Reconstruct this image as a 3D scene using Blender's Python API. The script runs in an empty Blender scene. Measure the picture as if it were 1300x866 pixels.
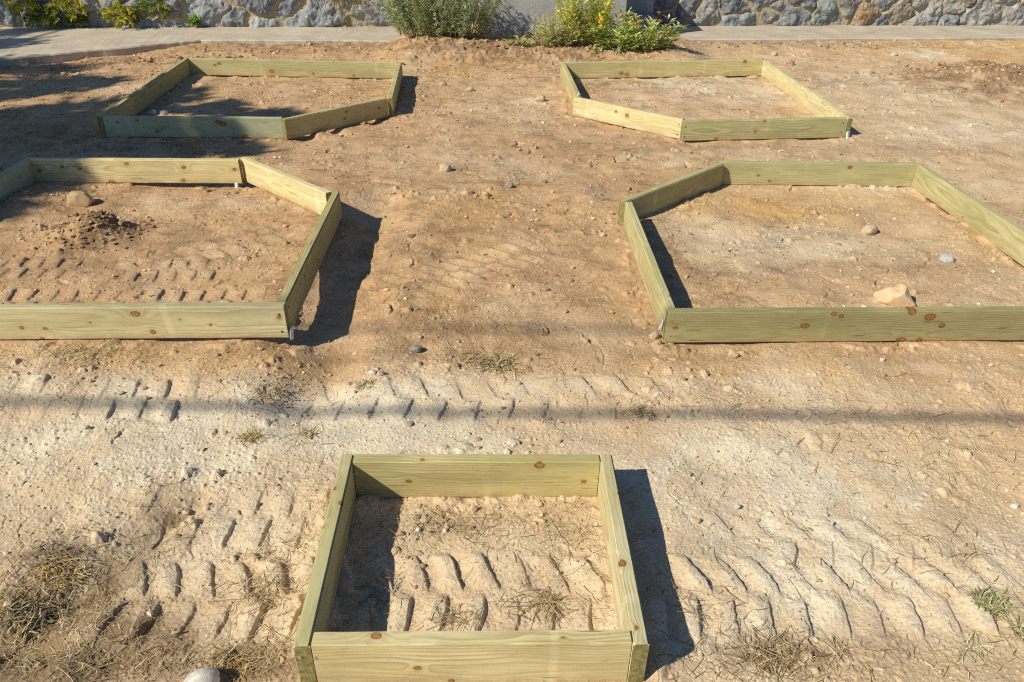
import bpy, bmesh, math, random
import numpy as np
from mathutils import Vector, Matrix

random.seed(7)
RNG = np.random.default_rng(11)
SC = bpy.context.scene
COL = SC.collection

# ------------------------------------------------------------------ camera
CF, CTH, CROLL, CH = 966.58, math.radians(31.4313), math.radians(0.7351), 1.571
F_ = np.array([0.0, math.cos(CTH), -math.sin(CTH)])
R_ = np.array([1.0, 0.0, 0.0])
U_ = np.cross(R_, F_)
R2 = math.cos(CROLL) * R_ + math.sin(CROLL) * U_
U2 = -math.sin(CROLL) * R_ + math.cos(CROLL) * U_


def ray(u, v):
    return F_ + R2 * (u - 650) / CF - U2 * (v - 433) / CF


def gp(u, v, z=0.0):
    """the point of the ground plane (height z) seen at a place of the photograph"""
    d = ray(u, v)
    k = (z - CH) / d[2]
    return np.array([d[0] * k, d[1] * k, z])


def px_size(x, y, z=0.0):
    """metres per photograph pixel at a point"""
    return (np.dot(np.array([x, y, z - CH]), F_)) / CF


cam_d = bpy.data.cameras.new("camera")
cam_d.sensor_width = 36.0
cam_d.lens = 36.0 * CF / 1300.0
cam_d.clip_start = 0.02
cam_d.clip_end = 500
cam = bpy.data.objects.new("camera", cam_d)
COL.objects.link(cam)
cam.matrix_world = Matrix(((R2[0], U2[0], -F_[0], 0), (R2[1], U2[1], -F_[1], 0),
                           (R2[2], U2[2], -F_[2], CH), (0, 0, 0, 1)))
SC.camera = cam

# ------------------------------------------------------------------ light
SUN_TO = Vector((-1.0, -0.655, 0.985)).normalized()
w = bpy.data.worlds.new("World")
SC.world = w
w.use_nodes = True
nt = w.node_tree
bg = nt.nodes["Background"]
sky = nt.nodes.new("ShaderNodeTexSky")
sky.sky_type = 'NISHITA'
sky.sun_disc = False
sky.sun_elevation = math.asin(SUN_TO.z)
sky.sun_rotation = math.atan2(SUN_TO.x, SUN_TO.y) % (2 * math.pi)
tn = nt.nodes.new("ShaderNodeMix")       # a clear deep blue sky
tn.data_type, tn.blend_type = 'RGBA', 'MULTIPLY'
tn.inputs[0].default_value = 1.0
tn.inputs[7].default_value = (0.62, 0.93, 1.30, 1)
nt.links.new(sky.outputs[0], tn.inputs[6])
nt.links.new(tn.outputs[2], bg.inputs[0])
bg.inputs[1].default_value = 0.060
sd = bpy.data.lights.new("sun", 'SUN')
sd.energy = 5.0
sd.angle = math.radians(0.53)
sd.color = (1.0, 0.945, 0.80)
so = bpy.data.objects.new("sun", sd)
COL.objects.link(so)
so.rotation_euler = SUN_TO.to_track_quat('Z', 'Y').to_euler()
SC.view_settings.view_transform = 'Standard'
SC.view_settings.look = 'None'
SC.view_settings.exposure = 0
SC.cycles.pixel_filter_type = 'BLACKMAN_HARRIS'
SC.cycles.filter_width = 1.15
SC.cycles.use_denoising = False      # keep the grain of the soil crisp
SC.render.resolution_x, SC.render.resolution_y = 1024, 682


# ------------------------------------------------------------------ helpers
def tag(o, label=None, cat=None, group=None, kind=None):
    if label: o['label'] = label
    if cat: o['category'] = cat
    if group: o['group'] = group
    if kind: o['kind'] = kind
    return o


def empty(name, loc=(0, 0, 0), rz=0.0):
    o = bpy.data.objects.new(name, None)
    o.empty_display_size = 0.1
    COL.objects.link(o)
    o.location = loc
    o.rotation_euler = (0, 0, rz)
    return o


def mesh_obj(name, verts, faces, mat=None, parent=None, smooth=False, attrs=None):
    me = bpy.data.meshes.new(name)
    verts = np.asarray(verts, dtype=np.float32)
    faces = np.asarray(faces, dtype=np.int32)
    nf, k = faces.shape
    me.vertices.add(len(verts))
    me.vertices.foreach_set("co", verts.ravel())
    me.loops.add(nf * k)
    me.loops.foreach_set("vertex_index", faces.ravel())
    me.polygons.add(nf)
    me.polygons.foreach_set("loop_start", np.arange(0, nf * k, k, dtype=np.int32))
    me.polygons.foreach_set("loop_total", np.full(nf, k, dtype=np.int32))
    me.polygons.foreach_set("use_smooth", np.full(nf, bool(smooth)))
    me.update(calc_edges=True)
    if attrs:
        for an, av in attrs.items():
            av = np.asarray(av, dtype=np.float32)
            if av.ndim == 1:
                a = me.attributes.new(an, 'FLOAT', 'POINT')
                a.data.foreach_set("value", av)
            else:
                a = me.attributes.new(an, 'FLOAT_COLOR', 'POINT')
                if av.shape[1] == 3:
                    av = np.concatenate([av, np.ones((len(av), 1), np.float32)], 1)
                a.data.foreach_set("color", av.ravel())
    o = bpy.data.objects.new(name, me)
    COL.objects.link(o)
    if mat: me.materials.append(mat)
    if parent: o.parent = parent
    return o


def bm_obj(name, bm, mat=None, parent=None, smooth=False):
    me = bpy.data.meshes.new(name)
    bm.normal_update()
    bm.to_mesh(me)
    bm.free()
    for p in me.polygons: p.use_smooth = smooth
    o = bpy.data.objects.new(name, me)
    COL.objects.link(o)
    if mat: me.materials.append(mat)
    if parent: o.parent = parent
    return o


# ---- numpy noise
def _h(ix, iy, seed):
    n = (ix.astype(np.int64) * 374761393 + iy.astype(np.int64) * 668265263 + seed * 974711) & 0xFFFFFFFF
    n = ((n ^ (n >> 13)) * 1274126177) & 0xFFFFFFFF
    n = ((n ^ (n >> 16)) * 2246822519) & 0xFFFFFFFF
    return (n ^ (n >> 15)) & 0xFFFFFFFF


def hf(ix, iy, seed):
    return _h(ix, iy, seed) / 4294967295.0


def pn(x, y, seed=0):
    ix, iy = np.floor(x), np.floor(y)
    fx, fy = x - ix, y - iy
    sx, sy = fx * fx * fx * (fx * (fx * 6 - 15) + 10), fy * fy * fy * (fy * (fy * 6 - 15) + 10)

    def g(ox, oy):
        a = hf(ix + ox, iy + oy, seed) * 6.2831853
        return np.cos(a) * (fx - ox) + np.sin(a) * (fy - oy)
    a, b, c, d = g(0, 0), g(1, 0), g(0, 1), g(1, 1)
    return ((a + (b - a) * sx) * (1 - sy) + (c + (d - c) * sx) * sy) * 1.5


def fbm(x, y, sc, seed=0, octv=3, gain=0.5):
    s = 0
    a = 1.0
    for k in range(octv):
        s = s + a * pn(x * sc + 17.3 * k, y * sc - 9.1 * k, seed + k * 13)
        sc *= 2.03
        a *= gain
    return s


def worley(x, y, cell, seed, dens=1.0, rmin=0.15, rmax=0.5):
    """pebble-like bumps: returns (height in cell units, id hash) """
    gx, gy = np.floor(x / cell), np.floor(y / cell)
    best = np.zeros_like(x)
    bid = np.zeros_like(x)
    for dx in (-1, 0, 1):
        for dy in (-1, 0, 1):
            cx, cy = gx + dx, gy + dy
            px = (cx + hf(cx, cy, seed)) * cell
            py = (cy + hf(cx, cy, seed + 1)) * cell
            r = cell * (rmin + (rmax - rmin) * hf(cx, cy, seed + 2) ** 2.5)
            on = hf(cx, cy, seed + 3) < dens
            e = 0.7 + 0.6 * hf(cx, cy, seed + 4)
            d2 = ((x - px) ** 2 * e + (y - py) ** 2 / e) / (r * r)
            hgt = np.where(on & (d2 < 1), np.sqrt(np.maximum(1 - d2, 0)) * r, 0)
            m = hgt > best
            best = np.where(m, hgt, best)
            bid = np.where(m, hf(cx, cy, seed + 5), bid)
    return best, bid


def gouges(x, y, cell, seed, dens, ang0=0.5, ang=0.9):
    """scuffs and dents: a steep edge on the left, running out to the right"""
    x = x + .10 * cell * fbm(x, y, 2.2 / cell, seed + 20, 2)
    y = y + .10 * cell * fbm(x, y, 2.2 / cell, seed + 30, 2)
    gx_, gy_ = np.floor(x / cell), np.floor(y / cell)
    res = np.zeros_like(x)
    for dx in (-1, 0, 1):
        for dy in (-1, 0, 1):
            cx, cy = gx_ + dx, gy_ + dy
            on = hf(cx, cy, seed) < dens
            px = (cx + hf(cx, cy, seed + 1)) * cell
            py = (cy + hf(cx, cy, seed + 2)) * cell
            th = ang0 + (hf(cx, cy, seed + 3) - .5) * 2 * ang
            L = cell * (0.10 + 0.30 * hf(cx, cy, seed + 4) ** 1.5)
            wd = L * (0.18 + 0.32 * hf(cx, cy, seed + 5))
            c, s_ = np.cos(th), np.sin(th)
            q = c * (x - px) - s_ * (y - py)
            p = s_ * (x - px) + c * (y - py)
            q = q + (hf(cx, cy, seed + 7) - .4) * 0.7 * p * p / L
            t = q / wd
            prof = np.where(t < -0.82, sstep(-1.02, -0.82, t), 1 - sstep(-0.82, 1.0, t))
            rim = np.exp(-((t + 1.15) / .22) ** 2) * .45
            v = on * np.exp(-(p / L) ** 4) * (prof * (np.abs(t) < 1.05) - rim) * wd * (0.35 + 0.35 * hf(cx, cy, seed + 6))
            res = np.where(np.abs(v) > np.abs(res), v, res)
    return res


def sstep(a, b, x):
    t = np.clip((x - a) / (b - a), 0, 1)
    return t * t * (3 - 2 * t)


# ---- node helper
class NT:
    def __init__(s, name):
        s.m = bpy.data.materials.new(name)
        s.m.use_nodes = True
        s.t = s.m.node_tree
        s.b = s.t.nodes["Principled BSDF"]
        s.b.inputs["Roughness"].default_value = 0.85
        s.b.inputs["Specular IOR Level"].default_value = 0.25

    def n(s, typ, **kw):
        nd = s.t.nodes.new(typ)
        for k, v in kw.items(): setattr(nd, k, v)
        return nd

    def _in(s, sock, v):
        if v is None: return
        if isinstance(v, bpy.types.NodeSocket): s.t.links.new(v, sock)
        elif isinstance(v, (tuple, list)) and len(v) == 3 and sock.type == 'RGBA': sock.default_value = (*v, 1)
        else: sock.default_value = v

    def math(s, op, a, b=None, c=None, clamp=False):
        nd = s.n("ShaderNodeMath", operation=op, use_clamp=clamp)
        for i, v in enumerate((a, b, c)): s._in(nd.inputs[i], v)
        return nd.outputs[0]

    def mapr(s, v, a, b, c=0.0, d=1.0, smooth=False):
        nd = s.n("ShaderNodeMapRange")
        nd.clamp = True
        if smooth: nd.interpolation_type = 'SMOOTHSTEP'
        for i, x in enumerate((v, a, b, c, d)): s._in(nd.inputs[i], x)
        return nd.outputs[0]

    def mix(s, f, a, b, blend='MIX'):
        nd = s.n("ShaderNodeMix", data_type='RGBA', blend_type=blend)
        s._in(nd.inputs[0], f)
        s._in(nd.inputs[6], a)
        s._in(nd.inputs[7], b)
        return nd.outputs[2]

    def coord(s, which="Object"):
        return s.n("ShaderNodeTexCoord").outputs[which]

    def scale(s, v, sc, off=(0, 0, 0)):
        nd = s.n("ShaderNodeMapping")
        s._in(nd.inputs[0], v)
        nd.inputs["Scale"].default_value = sc
        nd.inputs["Location"].default_value = off
        return nd.outputs[0]

    def noise(s, v, sc, det=3.0, rough=0.55, dist=0.0):
        nd = s.n("ShaderNodeTexNoise")
        s._in(nd.inputs["Vector"], v)
        nd.inputs["Scale"].default_value = sc
        nd.inputs["Detail"].default_value = det
        nd.inputs["Roughness"].default_value = rough
        nd.inputs["Distortion"].default_value = dist
        return nd.outputs[0]

    def voro(s, v, sc, out="Distance", feature='F1'):
        nd = s.n("ShaderNodeTexVoronoi", feature=feature)
        s._in(nd.inputs["Vector"], v)
        nd.inputs["Scale"].default_value = sc
        return nd.outputs[out]

    def attr(s, name, out="Fac"):
        nd = s.n("ShaderNodeAttribute", attribute_name=name)
        return nd.outputs[out]

    def bump(s, h, strength=0.5, dist=0.003, normal=None):
        nd = s.n("ShaderNodeBump")
        nd.inputs["Strength"].default_value = strength
        nd.inputs["Distance"].default_value = dist
        s._in(nd.inputs["Height"], h)
        s._in(nd.inputs["Normal"], normal)
        return nd.outputs[0]

    def out(s, col=None, normal=None, rough=None):
        if col is not None: s._in(s.b.inputs["Base Color"], col)
        if normal is not None: s._in(s.b.inputs["Normal"], normal)
        if rough is not None: s._in(s.b.inputs["Roughness"], rough)
        return s.m


# ------------------------------------------------------------------ bed geometry
H, T = 0.14, 0.038
# base height and tilt of each frame, and its origin (plan): z = z0 + tx*qx + ty*qy
BEDS = {
    'near': (-0.0791, 1.08, 0.0281, -0.0167, -0.0036, 0.0053),
    'midl': (-0.8553, 2.4967, 0.0244, 0.0405, 0.0068, -0.0054),
    'midr': (0.6027, 2.557, 0.0354, 0.0041, 0.0021, -0.0064),
    'farl': (-0.9114, 5.2388, 0.0552, -0.0114, -0.0128, 0.0057),
    'farr': (0.4948, 5.2949, 0.0592, -0.0164, 0.0077, 0.0136),
}


def bed_z(b, x, y):
    bx, by, r, z0, tx, ty = BEDS[b]
    c, s = math.cos(r), math.sin(r)
    qx, qy = c * (x - bx) + s * (y - by), -s * (x - bx) + c * (y - by)
    return z0 + tx * qx + ty * qy


def on_top(b, u, v):
    """plan point of a corner of the frame's top edge"""
    z = BEDS[b][3] + H
    for _ in range(20):
        p = gp(u, v, z)
        z = bed_z(b, p[0], p[1]) + H
    return np.array([p[0], p[1]])


def model(b, W, D, right):
    bx, by, r = BEDS[b][:3]
    c, s = math.cos(r), math.sin(r)
    q = (W if right else -W, D)
    return np.array([bx + c * q[0] - s * q[1], by + s * q[0] + c * q[1]])


# outer corners counter-clockwise seen from above, and for each corner which board runs through: 'p' the board before it, 'n' the board after it
C = {}
C['near'] = [(on_top('near', 371.3, 820.1), 'p'), (on_top('near', 825, 817), 'n'), (on_top('near', 776.8, 576), 'p'), (on_top('near', 432.8, 576.2), 'n')]
# near order: fl, fr, br, bl ; boards: front, right, back, left
C['midl'] = [(model('midl', 1.88, 0.0, False), 'n'), (on_top('midl', 360.2, 389.2), 'p'), (on_top('midl', 431, 243.4), 'p'),
             (on_top('midl', 312.6, 199.0), 'p'), (on_top('midl', 33.0, 199.6), 'n')]
C['midr'] = [(on_top('midr', 848.6, 397.0), 'n'), (model('midr', 1.90, 0.0, True), 'p'), (on_top('midr', 1169.0, 206.4), 'n'),
             (on_top('midr', 910.5, 203.6), 'p'), (on_top('midr', 786.2, 253.9), 'p')]
C['farl'] = [(on_top('farl', 121.8, 148.6), 'p'), (on_top('farl', 360.7, 151.9), 'n'), (on_top('farl', 498.5, 124.8), 'n'),
             (on_top('farl', 510.3, 78.8), 'p'), (on_top('farl', 235.0, 73.2), 'n')]
C['farr'] = [(on_top('farr', 868, 154.3), 'n'), (on_top('farr', 1083, 150), 'n'), (on_top('farr', 972.6, 75.2), 'n'),
             (on_top('farr', 712, 78.8), 'n'), (on_top('farr', 728.3, 123.6), 'n')]


def board_lines(b):
    pts = C[b]
    n = len(pts)
    P = [p for p, _ in pts]
    through = [m for _, m in pts]
    dirs = [(P[(i + 1) % n] - P[i]) / np.linalg.norm(P[(i + 1) % n] - P[i]) for i in range(n)]
    norm = [np.array([-d[1], d[0]]) for d in dirs]  # inward
    out = []
    for i in range(n):
        j = (i + 1) % n
        a = P[i].copy()
        e = P[j].copy()
        g = 0.0015
        if through[i] == 'p':  # the board before runs through: start at its inner end corner
            a = P[i] + norm[i - 1] * (T + g)
            if abs(np.dot(dirs[i], dirs[i - 1])) > 0.4: a = a + dirs[i - 1] * 0.0
        if through[j] == 'n':
            e = P[j] + norm[j] * (T + g)
        out.append((a, e))
    return out


BOARDS = {b: board_lines(b) for b in C}
SEGS = []
for b in BOARDS:
    for a, e in BOARDS[b]: SEGS.append((b, a, e))

# ------------------------------------------------------------------ terrain
PATH_Z = 0.055
PF = [gp(0, 75, PATH_Z), gp(255, 50.5, PATH_Z), gp(520, 51.5, PATH_Z), gp(850, 50, PATH_Z), gp(1300, 47, PATH_Z)]
d0 = (PF[0] - PF[1]) / (PF[1][0] - PF[0][0])
pf_left = PF[0] + d0 * 8
pf_right = PF[4] + (PF[4] - PF[3]) / (PF[4][0] - PF[3][0]) * 10
WALL_L, WALL_R = gp(0, 35, PATH_Z), gp(1300, 32, PATH_Z)
wdir = (WALL_R - WALL_L)[:2] / np.linalg.norm((WALL_R - WALL_L)[:2])
wnrm = np.array([wdir[1], -wdir[0]])  # towards the viewer


def wall_y(x):
    return WALL_L[1] + (x - WALL_L[0]) * wdir[1] / wdir[0]


CW_BASE = gp(700, 50, 0.08)  # foot of the concrete wall between the two paths
FX = np.array([pf_left[0], PF[0][0], PF[1][0], PF[2][0], PF[2][0] + 0.02, PF[3][0] - 0.02, PF[3][0], PF[4][0], pf_right[0]])
FY = np.array([pf_left[1], PF[0][1], PF[1][1], PF[2][1], CW_BASE[1] + 0.25, CW_BASE[1] + 0.25, PF[3][1], PF[4][1], pf_right[1]])

ctrl = []
for b, a, e in SEGS:
    for k in (0.0, 0.5, 1.0):
        p = a + (e - a) * k
        ctrl.append((p[0], p[1], bed_z(b, p[0], p[1]) + 0.001))
for p in [(-2, 0.6, -0.02), (0, 0.7, -0.02), (2, 0.7, -0.02), (0, 3.4, 0.012), (0, 4.6, 0.0), (0, 6.3, -0.012), (3.6, 4.2, 0.0), (4, 7, 0.0),
          (-4, 4.4, 0.02), (-1.6, 1.4, -0.015), (1.8, 1.6, -0.015), (0, 2.2, -0.005), (-4.5, 7, 0.0), (0, 8, 0.02), (2.5, 8.3, -0.01), (-2.5, 8.2, -0.01)]:
    ctrl.append(p)
ctrl = np.array(ctrl)


def base_z(x, y):
    num = np.zeros_like(x)
    den = np.full_like(x, 1e-9)
    for cx, cy, cz in ctrl:
        wgt = 1.0 / ((x - cx) ** 2 + (y - cy) ** 2 + 0.02) ** 1.5
        num += wgt * cz
        den += wgt
    return num / den


def seg_d(x, y, a, e):
    d = e - a
    L = np.linalg.norm(d)
    d = d / L
    s = np.clip((x - a[0]) * d[0] + (y - a[1]) * d[1], 0, L)
    return np.hypot(x - a[0] - d[0] * s, y - a[1] - d[1] * s), s / L


def gauss(x, y, u, v, rx, ry, rot=0.0):
    p = gp(u, v)
    c, s = math.cos(rot), math.sin(rot)
    dx, dy = x - p[0], y - p[1]
    return np.exp(-((c * dx + s * dy) / rx) ** 2 - ((-s * dx + c * dy) / ry) ** 2)


# tyre tracks: (from, to, lug pitch, row width, amplitude, chevron, side of the steep edge, seed)
TRACKS = [
    (gp(140, 752), gp(1330, 750), 0.092, 0.135, 0.0160, -0.38, -0.12, 1),
    (gp(190, 655), gp(420, 655), 0.100, 0.120, 0.0145, 0.05, 0.0, 2),
    (gp(850, 672), gp(1230, 690), 0.105, 0.10, 0.012, -0.5, -0.3, 3),
    (gp(20, 512), gp(250, 512), 0.105, 0.13, 0.0165, -0.15, 0.1, 4),
    (gp(380, 500), gp(860, 506), 0.120, 0.13, 0.011, -0.4, -0.2, 5),
    (gp(-40, 388), gp(340, 392), 0.090, 0.12, 0.015, -0.1, 0.1, 6),
    (gp(-40, 345), gp(300, 350), 0.085, 0.12, 0.009, -0.2, 0.1, 11),
    (gp(160, 352), gp(370, 296), 0.095, 0.13, 0.015, -0.35, 0.2, 7),
    (gp(490, 372), gp(680, 318), 0.090, 0.15, 0.014, -0.5, 0.3, 8),
    (gp(880, 590), gp(1150, 640), 0.10, 0.12, 0.007, -0.4, -.4, 9),
    (gp(700, 330), gp(790, 400), 0.05, 0.10, 0.006, -0.3, 0.0, 10),
]


def ground(x, y, fine=True):
    z = base_z(x, y)
    # nearness to boards
    dmin = np.full_like(x, 9.0)
    for b, a, e in SEGS:
        d, s = seg_d(x, y, a, e)
        dmin = np.minimum(dmin, d)
    calm = 0.25 + 0.75 * sstep(0.02, 0.16, dmin)
    z = z + calm * (0.016 * fbm(x, y, 1.1, 1, 2) + 0.011 * fbm(x, y, 3.7, 2, 2) + 0.02 * gauss(x, y, 470, 340, .45, .6) * fbm(x, y, 5.5, 6, 2))
    # tread
    tr = np.zeros_like(x)
    trm = np.zeros_like(x)
    for (a, e, pitch, wid, amp, chev, chev2, sd_) in TRACKS:
        a2, e2 = a[:2], e[:2]
        d = e2 - a2
        L = np.linalg.norm(d)
        d = d / L
        s = (x - a2[0]) * d[0] + (y - a2[1]) * d[1]
        q = -(x - a2[0]) * d[1] + (y - a2[1]) * d[0]
        inside = (s > -0.2) & (s < L + 0.2) & (np.abs(q) < wid * 1.5)
        if not inside.any(): continue
        X, Y, S, Q = x[inside], y[inside], s[inside], q[inside]
        Q = Q + 0.012 * pn(S * 1.7, Q * 0 + sd_, 40 + sd_)
        S = S + 0.007 * pn(X * 9, Y * 9, 50 + sd_) + 0.0025 * fbm(X, Y, 38, 55 + sd_, 2)
        row = np.where(Q > 0, 1, -1)
        t = np.abs(np.abs(Q) - wid * 0.5) / (wid * 0.5)        # 0 mid row .. 1 edge
        ph = (S - np.abs(Q) * np.where(row > 0, chev, chev2) + 0.10 * (np.abs(Q) - wid * 0.5) ** 2 / wid + np.where(row > 0, 0.0, pitch * 0.45)) / pitch
        k = np.floor(ph)
        f = ph - k
        jit = 0.45 + 0.75 * hf(k, row.astype(float) + 7, 60 + sd_)
        prof = np.where(f < 0.80, sstep(0.0, 0.60, f) * (1 - 0.1 * sstep(0.66, 0.8, f)), 0.9 * (1 - sstep(0.80, 0.89, f)))
        env = (1 - sstep(0.55, 1.05, t)) * sstep(-0.1, 0.1, S) * (1 - sstep(L - 0.1, L + 0.1, S))
        env = env * ((0.60 if sd_ in (1, 6) else 0.25) + (0.40 if sd_ in (1, 6) else 0.75) * sstep(-0.35, 0.15, pn(X * 3.1, Y * 3.1, 70 + sd_)))
        tr[inside] += amp * env * (prof * jit - 0.35 + 0.10 * fbm(X, Y, 45, 58 + sd_, 2))
        trm[inside] = np.maximum(trm[inside], env)
    z = z + tr
    # heaps, trenches
    heap = gauss(x, y, 110, 305, 0.17, 0.15) * 0.085 + gauss(x, y, 138, 300, 0.10, 0.10) * 0.045 + gauss(x, y, 40, 262, 0.22, 0.22) * 0.04
    heap += gauss(x, y, 60, 222, 0.16, 0.13) * 0.06
    heap += gauss(x, y, 55, 712, 0.16, 0.10, 0.6) * 0.03 + gauss(x, y, 20, 790, 0.2, 0.06) * 0.02
    heap += gauss(x, y, 1290, 105, 0.9, 0.5) * 0.13 + gauss(x, y, 1262, 112, 0.3, 0.2) * 0.06 + gauss(x, y, 1225, 95, 0.2, 0.15) * 0.04
    heap += gauss(x, y, 560, 70, 0.45, 0.5) * 0.06
    z = z + heap
    z = z - gauss(x, y, 70, 775, 0.10, 0.05, 0.7) * 0.05 - gauss(x, y, 30, 815, 0.12, 0.03) * 0.035 - gauss(x, y, 205, 665, 0.10, 0.03, .9) * 0.025
    a, e = BOARDS['midl'][1]
    d, s = seg_d(x, y, a, e)
    side = (x - a[0]) * (e - a)[1] - (y - a[1]) * (e - a)[0]   # >0 outside (right)
    side_m = np.clip(side / np.linalg.norm(e - a), -1, 1)
    z = z - np.exp(-((side_m - 0.16) / 0.14) ** 2) * (d < 0.6) * 0.055 * sstep(-0.05, 0.1, s + 0.1) * np.exp(-np.maximum(d - 0.4, 0) * 8)
    z = z - 0.042 * np.exp(-((d) / 0.10) ** 2) * (1 - sstep(0.28, 0.62, s))
    a, e = BOARDS['midl'][3]
    d, s = seg_d(x, y, a, e)
    z = z - 0.035 * np.exp(-((d - 0.03) / 0.09) ** 2) * (1 - sstep(0.35, 0.7, s))
    # small gaps under far frames
    for bn, i, dep in (('farl', 3, 0.02), ('farl', 1, 0.03), ('farr', 2, 0.014), ('farr', 0, 0.018), ('farr', 4, 0.016), ('midr', 0, 0.016), ('midr', 1, 0.016), ('midl', 0, 0.012)):
        a, e = BOARDS[bn][i]
        d, s = seg_d(x, y, a, e)
        z = z - dep * np.exp(-(d / 0.10) ** 2) * sstep(-0.25, 0.35, pn(s * 4.2, s * 0 + i, 90 + i)) * (s > 0.02) * (s < 0.98)
    # bank towards path / plants
    fy = np.interp(x, FX, FY)
    dd = fy - y
    centre = sstep(PF[2][0] - 0.4, PF[2][0] + 0.15, x) * (1 - sstep(PF[3][0] - 0.15, PF[3][0] + 0.4, x))
    plain = z + (PATH_Z - 0.035) * (1 - sstep(0.0, 0.22, dd))
    left = sstep(PF[1][0] - 0.5, PF[1][0] + 0.1, x)
    bank_c = z + 0.10 * (1 - sstep(0.95, 1.45, CW_BASE[1] + 0.25 - y + 0.10 * fbm(x, y, 2.5, 21, 2)))
    z = plain * (1 - centre) * left + bank_c * centre + (z - 0.022 * (1 - sstep(0.0, 0.35, dd))) * (1 - left) * (1 - centre)
    z = np.where((dd < -0.01) & (centre < 0.5), np.minimum(z, -0.03), z)
    # roughness zones
    rz = sstep(-0.15, 0.35, fbm(x, y, 1.9, 31, 2))
    rough = 0.28 + 0.62 * rz
    rough = rough + 1.2 * np.minimum(1, heap / 0.035) + 0.9 * (1 - sstep(0.1, 1.2, dd)) * (0.5 + centre)
    rough = rough + 0.9 * gauss(x, y, 230, 640, 0.28, 0.10, -0.7) + 0.7 * gauss(x, y, 560, 640, 0.35, 0.06) + 0.7 * gauss(x, y, 480, 600, 0.9, 0.10)
    rough = rough + 0.8 * gauss(x, y, 150, 830, 0.5, 0.10) + 0.5 * gauss(x, y, 950, 830, 0.35, 0.10)
    rough = rough * (1 - 0.72 * trm)
    rough = np.clip(rough, 0.05, 2.0)
    cal2 = 0.45 + 0.55 * sstep(0.0, 0.06, dmin)
    f = rough * cal2
    z = z + f * (0.0055 * fbm(x, y, 9, 3, 2) + 0.0016 * fbm(x, y, 29, 4, 2))
    clod = sstep(-0.05, 0.45, fbm(x, y, 2.8, 33, 3, 0.6)) * (1 - 0.85 * trm)
    peb = np.zeros_like(x)
    if fine:
        z = z + (0.35 + 0.65 * f) * (1 - 0.7 * trm) * 0.0013 * fbm(x, y, 85, 5, 3, 0.6)
        h0, i0 = worley(x + 0.012 * pn(x * 40, y * 40, 99), y + 0.012 * pn(x * 40, y * 40, 98), 0.11, 160, 0.30, 0.08, 0.28)
        h1, i1 = worley(x + 0.006 * pn(x * 90, y * 90, 97), y + 0.006 * pn(x * 90, y * 90, 96), 0.055, 100, 0.50, 0.10, 0.38)
        h2, i2 = worley(x, y, 0.022, 120, 0.50, 0.12, 0.42)
        h3, i3 = worley(x, y, 0.011, 140, 0.50, 0.15, 0.45)
        k = np.clip(f, 0.08, 1.6)
        z = z + np.maximum(np.maximum(np.maximum(h0 * 0.7, h1 * 0.95) * clod * np.minimum(k + .2, 1.3), h2 * np.minimum(1, k * 1.1) * (.45 + .55 * clod)), h3 * 0.8 * (1 - .6 * trm))
        # little scraped-off banks along the boards
        z = z + 0.016 * np.exp(-((dmin - 0.045) / 0.03) ** 2) * sstep(0.1, 0.6, fbm(x, y, 7, 170, 3))
        peb = np.where((h2 > 0.0012) & (i2 > 0.55), (i2 - 0.55) * 2.2, 0) + np.where((h1 > 0.003) & (i1 > 0.72), (i1 - 0.72) * 2.5, 0)
        gm = 1 - .9 * trm
        cz = np.clip(gauss(x, y, 560, 74, .55, .5) + gauss(x, y, 700, 80, .8, .4) + gauss(x, y, 1275, 110, .7, .45) + .7 * gauss(x, y, 150, 76, .6, .25) + gauss(x, y, 112, 303, .22, .2), 0, 1)
        g1 = gouges(x, y, 0.14, 400, .75) * sstep(-.25, .25, fbm(x, y, 1.7, 410, 3))
        g2 = gouges(x, y, 0.06, 420, .6, .3, 1.3) * sstep(-.1, .4, fbm(x, y, 2.6, 430, 3))
        z = z + cz * h1 * .9 + cz * 0.010 * fbm(x, y, 16, 440, 3, .65)
        z = z - gm * (g1 * .8 + g2 * (.9 + cz)) * (0.55 + 0.45 * sstep(1.6, 3.0, y))
        # cracks and scrapes
        cr = np.abs(fbm(x, y, 5.5, 150, 3))
        z = z - 0.0045 * (1 - trm) * (1 - sstep(0.0, 0.03, cr)) * sstep(0.1, 0.5, fbm(x, y, 2.3, 155, 2) + 0.15)
    return z, dict(dmin=dmin, rough=rough, trm=trm, peb=peb, dd=dd, heap=heap, centre=centre, tr=tr)


def gz(x, y):
    z, _ = ground(np.atleast_1d(np.asarray(x, float)), np.atleast_1d(np.asarray(y, float)))
    return z


# rows by distance, columns by angle: fine near the beds, coarse out to the horizon
rows = []
yv = 0.95
dth = math.radians(47.0) / 1150
while yv < 9.75:
    rows.append(yv)
    yv += min(dth * (yv * yv + CH * CH) / CH, 0.012)
rows = np.array(rows)
pre = 0.95 - np.cumsum(np.geomspace(0.004, 9, 60))
post = 9.75 + np.cumsum(np.geomspace(0.02, 14, 60))
Y = np.concatenate([pre[::-1], rows, post])
uc = np.linspace(-1, 1, 1240)
side_u = 1 + np.cumsum(np.geomspace(0.003, 2.2, 60))
U = np.concatenate([-side_u[::-1], uc, side_u])
hw = 0.685 * (0.853 * np.clip(Y, 0.9, 11) + 0.82) + 0.12
GX = U[None, :] * hw[:, None]
GY = np.repeat(Y[:, None], len(U), 1)
nr, nc = GX.shape
gx, gy = GX.ravel(), GY.ravel()
Z = np.empty_like(gx)
M = {}
CH_ = 400000
acc = []
for i in range(0, len(gx), CH_):
    z, m = ground(gx[i:i + CH_], gy[i:i + CH_])
    Z[i:i + CH_] = z
    acc.append(m)
M = {k: np.concatenate([a[k] for a in acc]) for k in acc[0]}
out = (np.abs(gx) > 14) | (gy > 12) | (gy < -6)
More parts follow.
